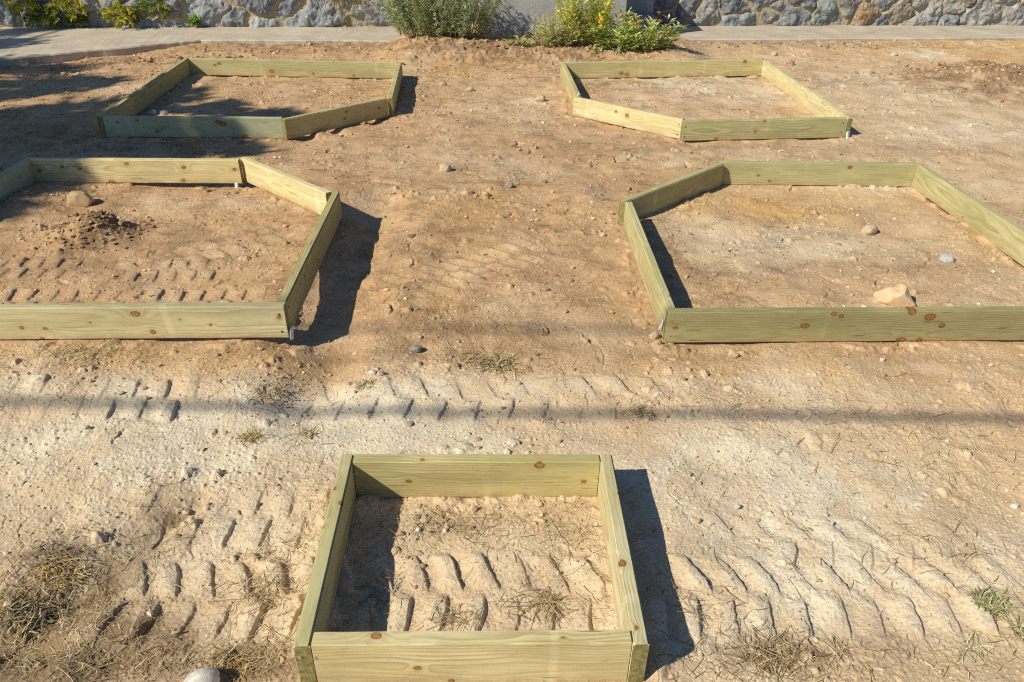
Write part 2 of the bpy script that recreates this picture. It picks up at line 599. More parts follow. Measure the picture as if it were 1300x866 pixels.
Z[out] *= 0.2
# colour fields
dust = np.zeros_like(gx)
for (u, v, rx, ry, st, rot) in [(470, 535, 0.40, 0.16, 1.5, 0), (300, 515, .3, .1, .5, 0), (420, 560, 0.5, 0.12, .7, 0), (1010, 620, 0.45, 0.22, .9, -0.2), (930, 585, .35, .12, .6, 0),
                                (1120, 700, .5, .2, .45, 0), (60, 620, .5, .25, .55, 0), (200, 560, .6, .16, .55, 0), (120, 500, .5, .10, .6, 0), (640, 500, .6, .08, .55, 0), (560, 480, .35, .1, .3, 0),
                                (690, 770, .35, .12, .3, 0), (300, 690, .3, .2, .3, 0), (1000, 760, .45, .12, .4, 0), (1260, 470, .4, .1, .4, 0), (900, 800, .3, .1, .3, 0),
                                (870, 110, .6, .6, .55, 0), (1120, 120, 1.1, .9, .35, 0), (1180, 70, .3, .25, .9, 0), (640, 130, .5, .7, .3, 0), (1010, 310, .5, .2, .45, 0), (1150, 230, .7, .3, .3, 0),
                                (1220, 170, .8, .3, .5, .1), (900, 200, .6, .2, .3, 0), (530, 205, .6, .3, .2, 0), (1100, 500, .3, .06, .3, 0), (950, 490, .3, .06, .3, 0)]:
    dust += st * gauss(gx, gy, u, v, rx, ry, rot)
dust = dust * (0.45 + 0.9 * sstep(-0.4, 0.5, fbm(gx, gy, 4.0, 201, 4, 0.6))) + 0.20 * sstep(0.05, 0.7, fbm(gx, gy, 1.6, 205, 4, 0.6))
dust += 0.9 * M['trm'] * sstep(0.0, 0.012, M['tr']) * 0.45
orange = np.zeros_like(gx)
for (u, v, rx, ry, st) in [(960, 262, .55, .22, .8), (1060, 255, .6, .2, .4), (1270, 70, 1.2, .9, .7), (1210, 290, .2, .3, .6), (1010, 147, .3, .2, .6), (575, 92, .2, .3, .7),
                           (600, 275, 1.0, .5, .25), (330, 470, .5, .12, .4), (835, 205, .3, .2, .5), (620, 400, .8, .3, .2), (1290, 600, .5, .3, .3), (1000, 470, .9, .12, .35)]:
    orange += st * gauss(gx, gy, u, v, rx, ry)
orange = orange * (0.5 + 0.8 * sstep(-0.3, 0.4, fbm(gx, gy, 3.0, 211, 3)))
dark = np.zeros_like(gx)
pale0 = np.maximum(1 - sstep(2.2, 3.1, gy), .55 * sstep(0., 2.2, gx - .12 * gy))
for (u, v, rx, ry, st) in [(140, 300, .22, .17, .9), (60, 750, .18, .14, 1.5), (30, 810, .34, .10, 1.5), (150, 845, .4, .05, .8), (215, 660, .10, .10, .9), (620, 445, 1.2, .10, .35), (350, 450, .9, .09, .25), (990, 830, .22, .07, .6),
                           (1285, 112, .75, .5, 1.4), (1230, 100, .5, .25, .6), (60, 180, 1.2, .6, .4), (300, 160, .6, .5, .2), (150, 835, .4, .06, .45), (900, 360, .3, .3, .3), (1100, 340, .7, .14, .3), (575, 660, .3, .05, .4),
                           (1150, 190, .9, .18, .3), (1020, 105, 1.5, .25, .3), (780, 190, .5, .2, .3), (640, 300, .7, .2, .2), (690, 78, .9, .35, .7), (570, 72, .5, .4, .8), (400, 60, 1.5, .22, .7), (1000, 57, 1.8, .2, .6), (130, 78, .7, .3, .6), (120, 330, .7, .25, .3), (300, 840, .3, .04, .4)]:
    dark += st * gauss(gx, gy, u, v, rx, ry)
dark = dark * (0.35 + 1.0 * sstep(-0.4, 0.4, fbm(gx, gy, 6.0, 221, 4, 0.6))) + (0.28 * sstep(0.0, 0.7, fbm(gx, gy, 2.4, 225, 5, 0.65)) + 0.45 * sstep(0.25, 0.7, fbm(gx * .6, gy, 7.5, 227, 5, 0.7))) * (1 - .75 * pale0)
# the lower foreground is paler and greyer than the reddish middle
pale = 1 - sstep(1.9, 2.9, gy + 0.3 * fbm(gx, gy, 1.5, 231, 3))
pale = np.maximum(pale, 0.62 * sstep(-0.3, 2.2, gx - 0.12 * gy + 0.5 * fbm(gx, gy, 0.9, 235, 3)) * sstep(2.2, 3.0, gy))
pale = np.maximum(pale, 0.95 * gauss(gx, gy, 1000, 300, .9, .5)) * (1 - .6 * sstep(0, 1, gauss(gx, gy, 1290, 110, .9, .6)))
pale = pale * (0.75 + 0.25 * sstep(-.3, .3, fbm(gx, gy, 5, 237, 3)))
idx = np.arange(nr * nc).reshape(nr, nc)
faces = np.stack([idx[:-1, :-1], idx[:-1, 1:], idx[1:, 1:], idx[1:, :-1]], -1).reshape(-1, 4)


def mat_ground():
    n = NT("dry_soil")
    P = n.coord("Object")
    big = n.noise(P, 2.2, 5, 0.6)
    mid = n.noise(P, 17, 5, 0.65)
    fin = n.noise(P, 120, 4, 0.7)
    vfin = n.noise(P, 520, 2, 0.6)
    c = n.mix(n.mapr(big, .35, .65), (0.530, 0.306, 0.150), (0.645, 0.406, 0.218))
    c = n.mix(n.attr("pale"), c, n.mix(n.mapr(big, .35, .65), (0.735, 0.535, 0.325), (0.80, 0.605, 0.385)))
    c = n.mix(n.math('MULTIPLY', n.mapr(mid, .42, .70), 0.50), c, (0.79, 0.59, 0.355))
    c = n.mix(n.math('MINIMUM', n.attr("orange"), 0.75), c, (0.70, 0.415, 0.145))
    c = n.mix(n.math('MINIMUM', n.attr("dust"), 0.92), c, (0.86, 0.735, 0.535))
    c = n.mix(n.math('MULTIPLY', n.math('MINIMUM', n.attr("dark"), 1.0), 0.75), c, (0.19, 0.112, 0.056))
    c = n.mix(n.math('MULTIPLY', n.mapr(fin, .30, .50, 1, 0), 0.52), c, (0.26, 0.155, 0.075))
    c = n.mix(n.math('MULTIPLY', n.mapr(fin, .58, .78), 0.42), c, (0.84, 0.67, 0.44))
    c = n.mix(n.mapr(n.attr("peb"), 0.0, 1.0, 0, .5), c, (0.74, 0.61, 0.42))
    # scattered pale grit and dark crumbs
    v = n.n("ShaderNodeTexVoronoi")
    n._in(v.inputs["Vector"], P)
    v.inputs["Scale"].default_value = 95
    sel = n.n("ShaderNodeSeparateColor")
    n._in(sel.inputs[0], v.outputs["Color"])
    spot = n.math('MULTIPLY', n.mapr(v.outputs["Distance"], .16, .30, 1, 0), n.mapr(sel.outputs[0], .90, .93))
    c = n.mix(n.math('MULTIPLY', spot, .75), c, (0.74, 0.67, 0.55))
    spot2 = n.math('MULTIPLY', n.mapr(v.outputs["Distance"], .14, .26, 1, 0), n.mapr(sel.outputs[1], .90, .93))
    c = n.mix(n.math('MULTIPLY', spot2, .8), c, (0.085, 0.055, 0.035))
    c = n.mix(n.math('MULTIPLY', n.mapr(vfin, .35, .65), .30), c, n.mix(0.5, c, (0.12, 0.07, 0.04)))
    hgt = n.math('ADD', n.math('MULTIPLY', fin, 1.0), n.math('ADD', n.math('MULTIPLY', vfin, 0.45), n.math('MULTIPLY', mid, 0.8)))
    b = n.bump(hgt, 0.75, 0.0055)
    n.b.inputs["Specular IOR Level"].default_value = 0.08
    return n.out(c, b, 0.97)


M_GROUND = mat_ground()
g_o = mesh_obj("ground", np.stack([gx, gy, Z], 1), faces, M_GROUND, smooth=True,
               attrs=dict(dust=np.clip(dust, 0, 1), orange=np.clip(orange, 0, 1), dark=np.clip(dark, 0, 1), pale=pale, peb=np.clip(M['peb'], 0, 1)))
tag(g_o, "bare trampled brown soil printed with tyre tracks", kind='structure')
del faces, gx, gy, Z, M, acc, dust, orange, dark


# ------------------------------------------------------------------ concrete path, walls
def mat_concrete(name, base, dark, sc=1.0, stain=0.5):
    n = NT(name)
    P = n.coord("Object")
    a = n.noise(P, 3 * sc, 6, 0.65)
    b2 = n.noise(P, 40 * sc, 4, 0.7)
    c = n.mix(n.mapr(a, .35, .68), dark, base)
    c = n.mix(n.math('MULTIPLY', n.mapr(b2, .5, .75), .4), c, tuple(min(1, x * 1.35) for x in base))
    st = n.noise(n.scale(P, (2.2, 2.2, .6)), 2.0, 4, 0.6)
    c = n.mix(n.math('MULTIPLY', n.mapr(st, .5, .7), stain), c, tuple(x * 0.55 for x in dark))
    pit = n.voro(P, 60 * sc)
    c = n.mix(n.math('MULTIPLY', n.mapr(pit, .0, .18, 1, 0), .5), c, tuple(x * .35 for x in dark))
    bb = n.bump(n.math('ADD', b2, n.math('MULTIPLY', n.mapr(pit, 0, .25), .5)), 0.6, 0.006)
    return n.out(c, bb, 0.93)


M_PATH = mat_concrete("path_concrete", (0.58, 0.50, 0.385), (0.45, 0.375, 0.28), 1.0, 0.3)
M_CONC = mat_concrete("grey_render", (0.45, 0.445, 0.43), (0.33, 0.33, 0.325), 1.2, 0.15)


def slab(name, front, back, z1, z0, mat, parent=None, n_sub=40):
    """a poured slab between a front and a back plan polyline of equal length, with a slightly uneven edge"""
    vs, fs = [], []
    fr, bk = np.array(front)[:, :2], np.array(back)[:, :2]
    tt = np.linspace(0, len(fr) - 1, n_sub * (len(fr) - 1) + 1)

    def at(pl, t):
        i = min(int(t), len(pl) - 2)
        return pl[i] + (pl[i + 1] - pl[i]) * (t - i)
    n = len(tt)
    for k, t in enumerate(tt):
        f, b = at(fr, t), at(bk, t)
        jx = 0.012 * math.sin(k * .37) + random.uniform(-.005, .005)
        jz = random.uniform(-.0015, .0015)
        vs += [(f[0], f[1] + jx, z0), (f[0], f[1] + jx, z1 - .012 + jz), (f[0], f[1] + jx + .012, z1 + jz), (b[0], b[1], z1), (b[0], b[1], z0)]
    for k in range(n - 1):
        for j in range(4):
            fs.append((k * 5 + j, k * 5 + 5 + j, k * 5 + 6 + j, k * 5 + 1 + j))
    o = mesh_obj(name, vs, fs, mat, parent)
    bm = bmesh.new()
    bm.from_mesh(o.data)
    e = [ed for ed in bm.edges if ed.is_boundary]
    bmesh.ops.holes_fill(bm, edges=e, sides=0)
    bmesh.ops.recalc_face_normals(bm, faces=bm.faces)
    bm.to_mesh(o.data)
    bm.free()
    return o


def wl(x, off=0.0):
    return np.array([x, wall_y(x) - 0.0 + off])


xl0 = pf_left[0]
BK = 0.12
pl = slab("path", [pf_left, PF[0], PF[1], PF[2]], [wl(xl0 - 2, BK), wl(PF[0][0] - .8, BK), wl(PF[1][0], BK), wl(PF[2][0], BK)], PATH_Z, -0.12, M_PATH)
tag(pl, "worn concrete path along the foot of the stone wall", kind='structure')
pr = slab("path", [PF[3], PF[4], pf_right], [wl(PF[3][0], BK), wl(PF[4][0], BK), wl(pf_right[0], BK)], PATH_Z, -0.12, M_PATH)
tag(pr, "worn concrete path along the foot of the stone wall", kind='structure')


def mat_stone():
    n = NT("field_stone_wall")
    P = n.coord("Object")
    a = n.noise(P, 9, 6, 0.68, 0.6)
    b2 = n.noise(P, 45, 5, 0.7)
    mort = n.attr("mortar")
    sc_ = n.attr("stone", "Color")
    c = n.mix(n.math('MULTIPLY', n.mapr(a, .38, .62), .75), sc_, n.mix(0.38, sc_, (0.50, 0.49, 0.47)))
    c = n.mix(n.math('MULTIPLY', n.mapr(b2, .30, .48, 1, 0), .6), c, (0.045, 0.047, 0.055))
    lich = n.noise(P, 14, 3, 0.5, 1.0)
    c = n.mix(n.math('MULTIPLY', n.mapr(lich, .60, .66), .55), c, (0.62, 0.61, 0.57))
    mc = n.mix(n.mapr(b2, .3, .7), (0.36, 0.285, 0.175), (0.52, 0.44, 0.30))
    c = n.mix(mort, c, mc)
    bb = n.bump(n.math('ADD', a, n.math('MULTIPLY', b2, .6)), 0.8, 0.02)
    return n.out(c, bb, 0.9)


M_STONE = mat_stone()
PAL = np.array([(0.23, 0.25, 0.275), (0.31, 0.32, 0.325), (0.17, 0.185, 0.215), (0.40, 0.385, 0.35), (0.27, 0.255, 0.235), (0.47, 0.385, 0.26), (0.42, 0.25, 0.11),
                (0.50, 0.46, 0.385), (0.28, 0.31, 0.30), (0.19, 0.185, 0.19), (0.22, 0.24, 0.265), (0.36, 0.30, 0.21)])


def stone_wall(name, x0, x1, cell, seed, height=1.15, pal=None):
    PAL_ = PAL if pal is None else PAL[pal]
    L = (x1 - x0) / wdir[0]
    nx, nz = int(L / 0.0115), int(height / 0.0115)
    s = np.linspace(0, L, nx)
    zz = np.linspace(-0.10, height, nz)
    S, ZZ = np.meshgrid(s, zz)
    xx, zf = S.ravel(), ZZ.ravel()
    wx = xx + 0.05 * fbm(xx, zf, 5, seed + 50, 2)
    wz = zf + 0.04 * fbm(xx, zf, 5, seed + 60, 2)
    cw, chh = cell, cell * 0.82
    rowi = np.floor(wz / chh)
    d1 = np.full_like(xx, 9.0)
    d2 = np.full_like(xx, 9.0)
    i1 = np.zeros_like(xx)
    for dx in (-2, -1, 0, 1, 2):
        for dz in (-1, 0, 1):
            rz_ = rowi + dz
            ci = np.floor(wx / cw - 0.5 * (rz_ % 2)) + dx
            px = (ci + 0.5 * (rz_ % 2) + 0.02 + 0.96 * hf(ci, rz_, seed)) * cw
            pz = (rz_ + 0.05 + 0.9 * hf(ci, rz_, seed + 1)) * chh
            big = 0.62 + 0.8 * hf(ci, rz_, seed + 2)
            d = (np.abs((wx - px) / cw) ** 3.2 + np.abs((wz - pz) / chh) ** 3.2) ** (1 / 3.2) / big
            idd = hf(ci, rz_, seed + 3)
            m = d < d1
            d2 = np.where(m, d1, np.minimum(d2, d))
            i1 = np.where(m, idd, i1)
            d1 = np.where(m, d, d1)
    gap = (d2 - d1)
    mort = 1 - sstep(0.05, 0.12, gap + 0.03 * fbm(xx, zf, 22, seed + 70, 2))
    dome = sstep(0.03, 0.45, gap)
    fac = fbm(xx, zf, 7, seed + 80, 4, 0.6)
    fl = np.round(fbm(xx, zf, 5, seed + 90, 2) * 3) / 3     # broken facets
    out_ = 0.042 + (1 - mort) * (0.008 + 0.020 * dome + 0.022 * i1 + 0.022 * fac + 0.022 * fl) + 0.006 * fbm(xx, zf, 30, seed + 95, 2)
    k = np.clip((i1 * len(PAL_)).astype(int), 0, len(PAL_) - 1)
    col = PAL_[k] * (0.62 + 0.55 * ((i1 * 97) % 1))[:, None]
    p0 = wl(x0)
    base = np.array([p0[0], p0[1]])[None] + wdir[None] * S.ravel()[:, None]
    P = base + wnrm[None] * (out_ - 0.06)[:, None]
    V = np.concatenate([P, zf[:, None]], 1)
    idx = np.arange(nx * nz).reshape(nz, nx)
    Fc = np.stack([idx[:-1, :-1], idx[:-1, 1:], idx[1:, 1:], idx[1:, :-1]], -1).reshape(-1, 4)
    # coping and back
    nb = len(V)
    topf = V[idx[-1]]
    back = topf.copy()
    back[:, :2] -= wnrm * 0.4
    low = back.copy()
    low[:, 2] = -0.10
    V = np.concatenate([V, back, low])
    ib, il = nb + np.arange(nx), nb + nx + np.arange(nx)
    F2 = np.stack([idx[-1, :-1], idx[-1, 1:], ib[1:], ib[:-1]], -1)
    F3 = np.stack([ib[:-1], ib[1:], il[1:], il[:-1]], -1)
    Fc = np.concatenate([Fc, F2, F3])
    mort = np.concatenate([mort, np.ones(2 * nx)])
    col = np.concatenate([col, np.full((2 * nx, 3), .3)])
    return mesh_obj(name, V, Fc, M_STONE, smooth=True, attrs=dict(mortar=mort, stone=col))


CWX0, CWX1 = gp(612, 30, 0.1)[0], gp(783, 30, 0.1)[0]
STEP_X1 = gp(822, 30, 0.1)[0]
wlft = stone_wall("stone_wall", -13.0, CWX0 + 0.05, 0.44, 300, pal=[0, 1, 2, 4, 8, 10, 9, 3, 1, 0, 10])
tag(wlft, "mortared field stone wall with large grey boulders, left of the concrete wall", "wall", None)
wrgt = stone_wall("stone_wall", STEP_X1 - 0.02, 13.0, 0.34, 340)
tag(wrgt, "mortared field stone wall of smaller mixed grey and tan stones, right of the step", "wall", None)


def solid(name, pts, mat, parent=None, bev=0.012):
    """bevelled prism: pts = plan polygon, (z0, z1)"""
    plan, z0, z1 = pts
    bm = bmesh.new()
    lo = [bm.verts.new((x, y, z0)) for x, y in plan]
    hi = [bm.verts.new((x, y, z1)) for x, y in plan]
    n = len(plan)
    bm.faces.new(lo[::-1])
    bm.faces.new(hi)
    for i in range(n): bm.faces.new((lo[i], lo[(i + 1) % n], hi[(i + 1) % n], hi[i]))
    bmesh.ops.recalc_face_normals(bm, faces=bm.faces)
    bmesh.ops.bevel(bm, geom=list(bm.edges), offset=bev, segments=2, affect='EDGES')
    return bm_obj(name, bm, mat, parent)


cy0 = CW_BASE[1] + 0.06
cw = solid("concrete_wall", ([(CWX0, cy0), (CWX1, cy0 + 0.10), (CWX1, cy0 + 2.2), (CWX0, cy0 + 2.2)], -0.1, 1.05), M_CONC)
tag(cw, "smooth grey rendered concrete wall behind the shrub and the flowers", "wall")
# concrete steps going up beside the concrete wall
st = empty("concrete_steps", ((CWX1 + STEP_X1) / 2, cy0 + 0.35, 0))
tag(st, "grey concrete steps in the gap between the concrete wall and the stone wall", "steps")
ys = cy0 + 0.42
for i, hh in enumerate((0.245, 0.42, 0.60)):
    o = solid("step", ([(CWX1 + .004, ys + i * .30), (STEP_X1 + 0.02, ys + i * .30), (STEP_X1 + 0.02, ys + i * .30 + .296), (CWX1 + .004, ys + i * .30 + .296)], -0.1, hh), M_CONC)
    o.parent = st
    o.matrix_parent_inverse = Matrix.Translation(-Vector(st.location))


# ------------------------------------------------------------------ timber frames
def mat_wood(name, seed, L, knots, tint):
    r = random.Random(seed)
    n = NT(name)
    P = n.coord("Object")
    sx = n.n("ShaderNodeSeparateXYZ")
    n._in(sx.inputs[0], P)
    x, y, z = sx.outputs
    off = (r.uniform(-9, 9), r.uniform(-9, 9), r.uniform(-9, 9))
    wob = n.noise(n.scale(P, (1.3, 5, 5), off), 1.0, 2, 0.5)
    wob2 = n.noise(n.scale(P, (2.6, 9, 9), off), 1.0, 2, 0.5)
    y0, z0 = r.choice((-1, 1)) * r.uniform(.035, .07), r.uniform(-.05, .05)
    slope = r.uniform(-.02, .02)
    ry = n.math('ADD', n.math('SUBTRACT', y, y0), n.math('MULTIPLY', n.math('SUBTRACT', wob, .5), .07))
    rz = n.math('ADD', n.math('SUBTRACT', z, z0), n.math('ADD', n.math('MULTIPLY', x, slope), n.math('MULTIPLY', n.math('SUBTRACT', wob2, .5), .035)))
    rad = n.math('SQRT', n.math('ADD', n.math('MULTIPLY', ry, ry), n.math('MULTIPLY', rz, rz)))
    kmask = kring = krim = None
    for kk_ in knots:
        ku, kv, kr = kk_[:3]
        ftop = len(kk_) > 3                         # a knot in the top edge
        dx = n.math('MULTIPLY', n.math('SUBTRACT', x, ku), r.uniform(.6, .85) / kr)
        dz = n.math('DIVIDE', n.math('SUBTRACT', y if ftop else z, kv), kr)
        if ftop:
            dz = n.math('ABSOLUTE', dz)
            dz = n.math('ADD', dz, n.mapr(z, H / 2 - .03, H / 2 - .008, 3.5, 0))
        wv = n.noise(n.scale(P, (40, 40, 40), (ku * 9, 0, kv * 9)), 1.0, 2)
        d = n.math('SQRT', n.math('ADD', n.math('MULTIPLY', dx, dx), n.math('MULTIPLY', dz, dz)))
        d = n.math('ADD', d, n.math('MULTIPLY', n.math('SUBTRACT', wv, .5), .45))
        push = n.math('MULTIPLY', n.math('EXPONENT', n.math('MULTIPLY', n.math('MULTIPLY', d, d), -0.16)), kr * 1.3)
        rad = n.math('ADD', rad, push)
        k = n.mapr(d, 0.85, 1.12, 1, 0)
        kmask = k if kmask is None else n.math('MAXIMUM', kmask, k)
        rim = n.math('MULTIPLY', n.mapr(d, .55, .95, 0, 1), k)
        krim = rim if krim is None else n.math('MAXIMUM', krim, rim)
        hal = n.mapr(d, 0.9, 2.6, 1, 0)
        kring = hal if kring is None else n.math('MAXIMUM', kring, hal)
    fine = n.noise(n.scale(P, (9, 70, 70), off), 1.0, 3, 0.6)
    rad = n.math('ADD', rad, n.math('MULTIPLY', fine, 0.0012))
    fr = n.math('FRACT', n.math('DIVIDE', rad, r.uniform(.0065, .009)))
    late = n.math('MULTIPLY', n.mapr(fr, .30, .88, 0, 1), n.mapr(fr, .92, 1.0, 1, 0))
    late = n.math('MULTIPLY', late, n.mapr(n.noise(n.scale(P, (2, 14, 14), off), 1.0, 2), .35, .62, .15, 1.0))
    fib = n.noise(n.scale(P, (14, 420, 420), off), 1.0, 2, 0.6)
    cloud = n.noise(n.scale(P, (2.3, 7, 7), off), 1.0, 4, 0.6)
    c = n.mix(n.mapr(cloud, .36, .64), tint[0], tint[1])
    c = n.mix(n.math('MULTIPLY', late, .72), c, tint[2])
    c = n.mix(n.math('MULTIPLY', n.mapr(fib, .35, .65), .22), c, tuple(v * .62 for v in tint[2]))
    # pale bands left by the stacking battens
    for _ in range(1 if L < 1 else 2):
        u0 = r.uniform(-L / 2, L / 2)
        bw = r.uniform(.008, .014)
        dd = n.math('ABSOLUTE', n.math('SUBTRACT', n.math('ADD', x, n.math('MULTIPLY', z, r.uniform(-.12, .12))), u0))
        c = n.mix(n.math('MULTIPLY', n.mapr(dd, bw * .6, bw * 1.4, 1, 0), r.uniform(.10, .28)), c, tuple(min(1, v * 1.25) for v in tint[1]))
    # darker mottling, soil splashes near the bottom edge
    sp = n.noise(n.scale(P, (6, 12, 12), off), 2.0, 4, 0.65)
    low = n.mapr(z, -H / 2, -H / 2 + .035, 1, 0)
    c = n.mix(n.math('MULTIPLY', n.math('MULTIPLY', low, n.mapr(sp, .36, .56)), .8), c, (0.40, 0.26, 0.14))
    wea = n.noise(n.scale(P, (1.6, 10, 10), off), 1.7, 5, 0.65)
    c = n.mix(n.math('MULTIPLY', n.mapr(wea, .48, .66), .45), c, tuple(v * .60 for v in tint[0]))
    dirt = n.noise(n.scale(P, (9, 9, 9), off), 3.0, 5, 0.7)
    c = n.mix(n.math('MULTIPLY', n.mapr(dirt, .58, .72), .40), c, (0.42, 0.29, 0.16))
    c = n.mix(n.math('MULTIPLY', n.mapr(sp, .62, .74), .35), c, tuple(v * .55 for v in tint[0]))
    # small check marks
    ck = n.noise(n.scale(P, (7, 90, 90), (off[1], off[0], off[2])), 1.0, 2, 0.5)
    c = n.mix(n.math('MULTIPLY', n.mapr(ck, .70, .74), .6), c, (0.10, 0.075, 0.035))
    if kmask is not None:
        c = n.mix(n.math('MULTIPLY', kring, .40), c, (0.46, 0.30, 0.115))
        kn = n.noise(n.scale(P, (60, 90, 90), off), 1.0, 3, 0.6, 1.5)
        kc = n.mix(n.mapr(kn, .38, .58), (0.26, 0.115, 0.035), (0.44, 0.25, 0.085))
        kc = n.mix(n.math('MULTIPLY', krim, .85), kc, (0.085, 0.036, 0.014))
        c = n.mix(kmask, c, kc)
    # end grain
    nn = n.n("ShaderNodeSeparateXYZ")
    n._in(nn.inputs[0], n.coord("Normal"))
    endf = n.mapr(n.math('ABSOLUTE', nn.outputs[0]), .7, .9)
    eg = n.mix(n.mapr(n.noise(P, 75, 3, .6), .38, .62), (0.12, 0.10, 0.026), (0.30, 0.255, 0.085))
    eg = n.mix(n.math('MULTIPLY', late, .5), eg, (0.10, .08, .025))
    c = n.mix(n.math('MULTIPLY', endf, tint[3]), c, eg)
    hgt = n.math('ADD', n.math('MULTIPLY', fib, .5), n.math('ADD', n.math('MULTIPLY', late, .5), n.math('MULTIPLY', fine, .8)))
    n.b.inputs["Specular IOR Level"].default_value = 0.22
    return n.out(c, n.bump(hgt, 0.35, 0.0012), 0.72)


YEL = ((0.67, 0.57, 0.29), (0.82, 0.725, 0.435), (0.46, 0.325, 0.12), 0.85)
GRN = ((0.465, 0.425, 0.195), (0.60, 0.53, 0.265), (0.30, 0.25, 0.09), 0.85)
OLV = ((0.525, 0.465, 0.215), (0.67, 0.585, 0.305), (0.35, 0.275, 0.095), 0.85)
BLU = ((0.48, 0.50, 0.33), (0.60, 0.60, 0.39), (0.34, 0.34, 0.17), 0.85)
M_STEEL = NT("zinc_screw")
M_STEEL.b.inputs["Metallic"].default_value = 1.0
M_STEEL = M_STEEL.out((0.72, 0.72, 0.74), None, 0.3)
M_RUST = NT("dark_screw").out((0.05, 0.045, 0.04), None, 0.55)
_n = NT("plastic_tag")
_s = _n.n("ShaderNodeSeparateXYZ")
_n._in(_s.inputs[0], _n.coord("Object"))
_bar = _n.math('MULTIPLY', _n.mapr(_n.math('FRACT', _n.math('MULTIPLY', _s.outputs[2], 210)), .45, .55), _n.mapr(_n.math('ABSOLUTE', _s.outputs[0]), .007, .008, 1, 0))
M_TAG = _n.out(_n.mix(_n.math('MULTIPLY', _bar, .5), (0.80, 0.82, 0.84), (0.42, 0.50, 0.62)), None, 0.5)


def tag_piece(parent, loc, rot, w_=0.018, h_=0.042):
    """a curled plastic lumber tag stapled to a board end"""
    V, Fc = [], []
    n = 6
    for i in range(n + 1):
        t = i / n
        for s in (-.5, .5):
            V.append((s * w_, -0.004 - 0.012 * t * t, (0.5 - t) * h_))
    for i in range(n): Fc.append((i * 2, i * 2 + 1, i * 2 + 3, i * 2 + 2))
    o = mesh_obj("lumber_tag", V, Fc, M_TAG, parent, smooth=True)
    md = o.modifiers.new("s", 'SOLIDIFY')
    md.thickness = 0.0008
    o.location = loc
    o.rotation_euler = rot
    return o


def screw(parent, loc, axis, mat, proud=0.002):
    bm = bmesh.new()
    bmesh.ops.create_cone(bm, cap_ends=True, segments=14, radius1=0.0046, radius2=0.0036, depth=0.003)
    o = bm_obj("screw", bm, mat, parent)
    o.location = loc
    o.rotation_euler = {'y-': (math.pi / 2, 0, 0), 'x-': (0, -math.pi / 2, 0), 'x+': (0, math.pi / 2, 0)}[axis]
    return o


def make_board(bed, root, i, tint, knots, seed, rise=0.0, label=None):
    a, e = BOARDS[bed][i]
    za, ze = bed_z(bed, *a), bed_z(bed, *e)
    A, E = Vector((a[0], a[1], za)), Vector((e[0], e[1], ze))
    X = (E - A)
    L = X.length
    X.normalize()
    Yv = Vector((-X.y, X.x, 0)).normalized()       # inward
    Zv = X.cross(Yv)
    ctr = (A + E) / 2 + Yv * (T / 2) + Zv * (H / 2 + rise)
    bm = bmesh.new()
    ns = max(6, int(L / 0.08))
    r = random.Random(seed)
    bow, cup = r.uniform(-.003, .003), r.uniform(-.0015, .0015)
    bmesh.ops.create_cube(bm, size=1)
    for v in bm.verts: v.co = Vector((v.co.x * L, v.co.y * T, v.co.z * H))
    long_e = [ed for ed in bm.edges if abs((ed.verts[0].co - ed.verts[1].co).x) > L * .5]
    bmesh.ops.bevel(bm, geom=long_e, offset=0.0045, segments=3, affect='EDGES')
    ends = [ed for ed in bm.edges if abs((ed.verts[0].co - ed.verts[1].co).x) < 1e-6]
    bmesh.ops.bevel(bm, geom=ends, offset=0.0012, segments=1, affect='EDGES')
    long_e = [ed for ed in bm.edges if abs((ed.verts[0].co - ed.verts[1].co).x) > L * .5]
    bmesh.ops.subdivide_edges(bm, edges=long_e, cuts=ns, use_grid_fill=True)
    for v in bm.verts:
        t = v.co.x / L * 2
        v.co.y += bow * (1 - t * t) * 0.5
        v.co.z += cup * (1 - t * t) * 0.5 + 0.0006 * math.sin(v.co.x * 23 + seed)
    m = mat_wood("treated_pine", seed, L, knots, tint)
    o = bm_obj("board", bm, m, None, smooth=False)
    M4 = Matrix(((X.x, Yv.x, Zv.x, ctr.x), (X.y, Yv.y, Zv.y, ctr.y), (X.z, Yv.z, Zv.z, ctr.z), (0, 0, 0, 1)))
    o.parent = root
    o.matrix_world = M4
    o.matrix_parent_inverse = Matrix.Identity(4)
    o.matrix_basis = Matrix.Translation(-Vector(root.location)) @ M4
    if label: o['label'] = label
    return o, L


def rk(seed, L, n, rmax=.011):
    r = random.Random(seed)
    return [(r.uniform(-.48, .48) * L, r.uniform(-.055, .06), r.uniform(.004, rmax)) for _ in range(n)]


GRP = "timber garden bed frames laid out on the soil"
LAB = {
    'near': "small square treated timber bed frame, nearest to the viewer",
    'midl': "five sided timber bed frame with a tan rock and a soil heap inside",
    'midr': "five sided timber bed frame holding a pale orange rock and two smaller stones",
    'farl': "five sided timber bed frame partly in tree shade, in front of the concrete path corner",
    'farr': "five sided timber bed frame in full sun behind the one with pale orange rock",
}
ROOT = {}
for b in C:
    cen = np.mean([p for p, _ in C[b]], 0)
    ROOT[b] = empty("garden_bed_frame", (cen[0], cen[1], bed_z(b, *cen)))
    tag(ROOT[b], LAB[b], "garden bed", GRP)
BD = {}


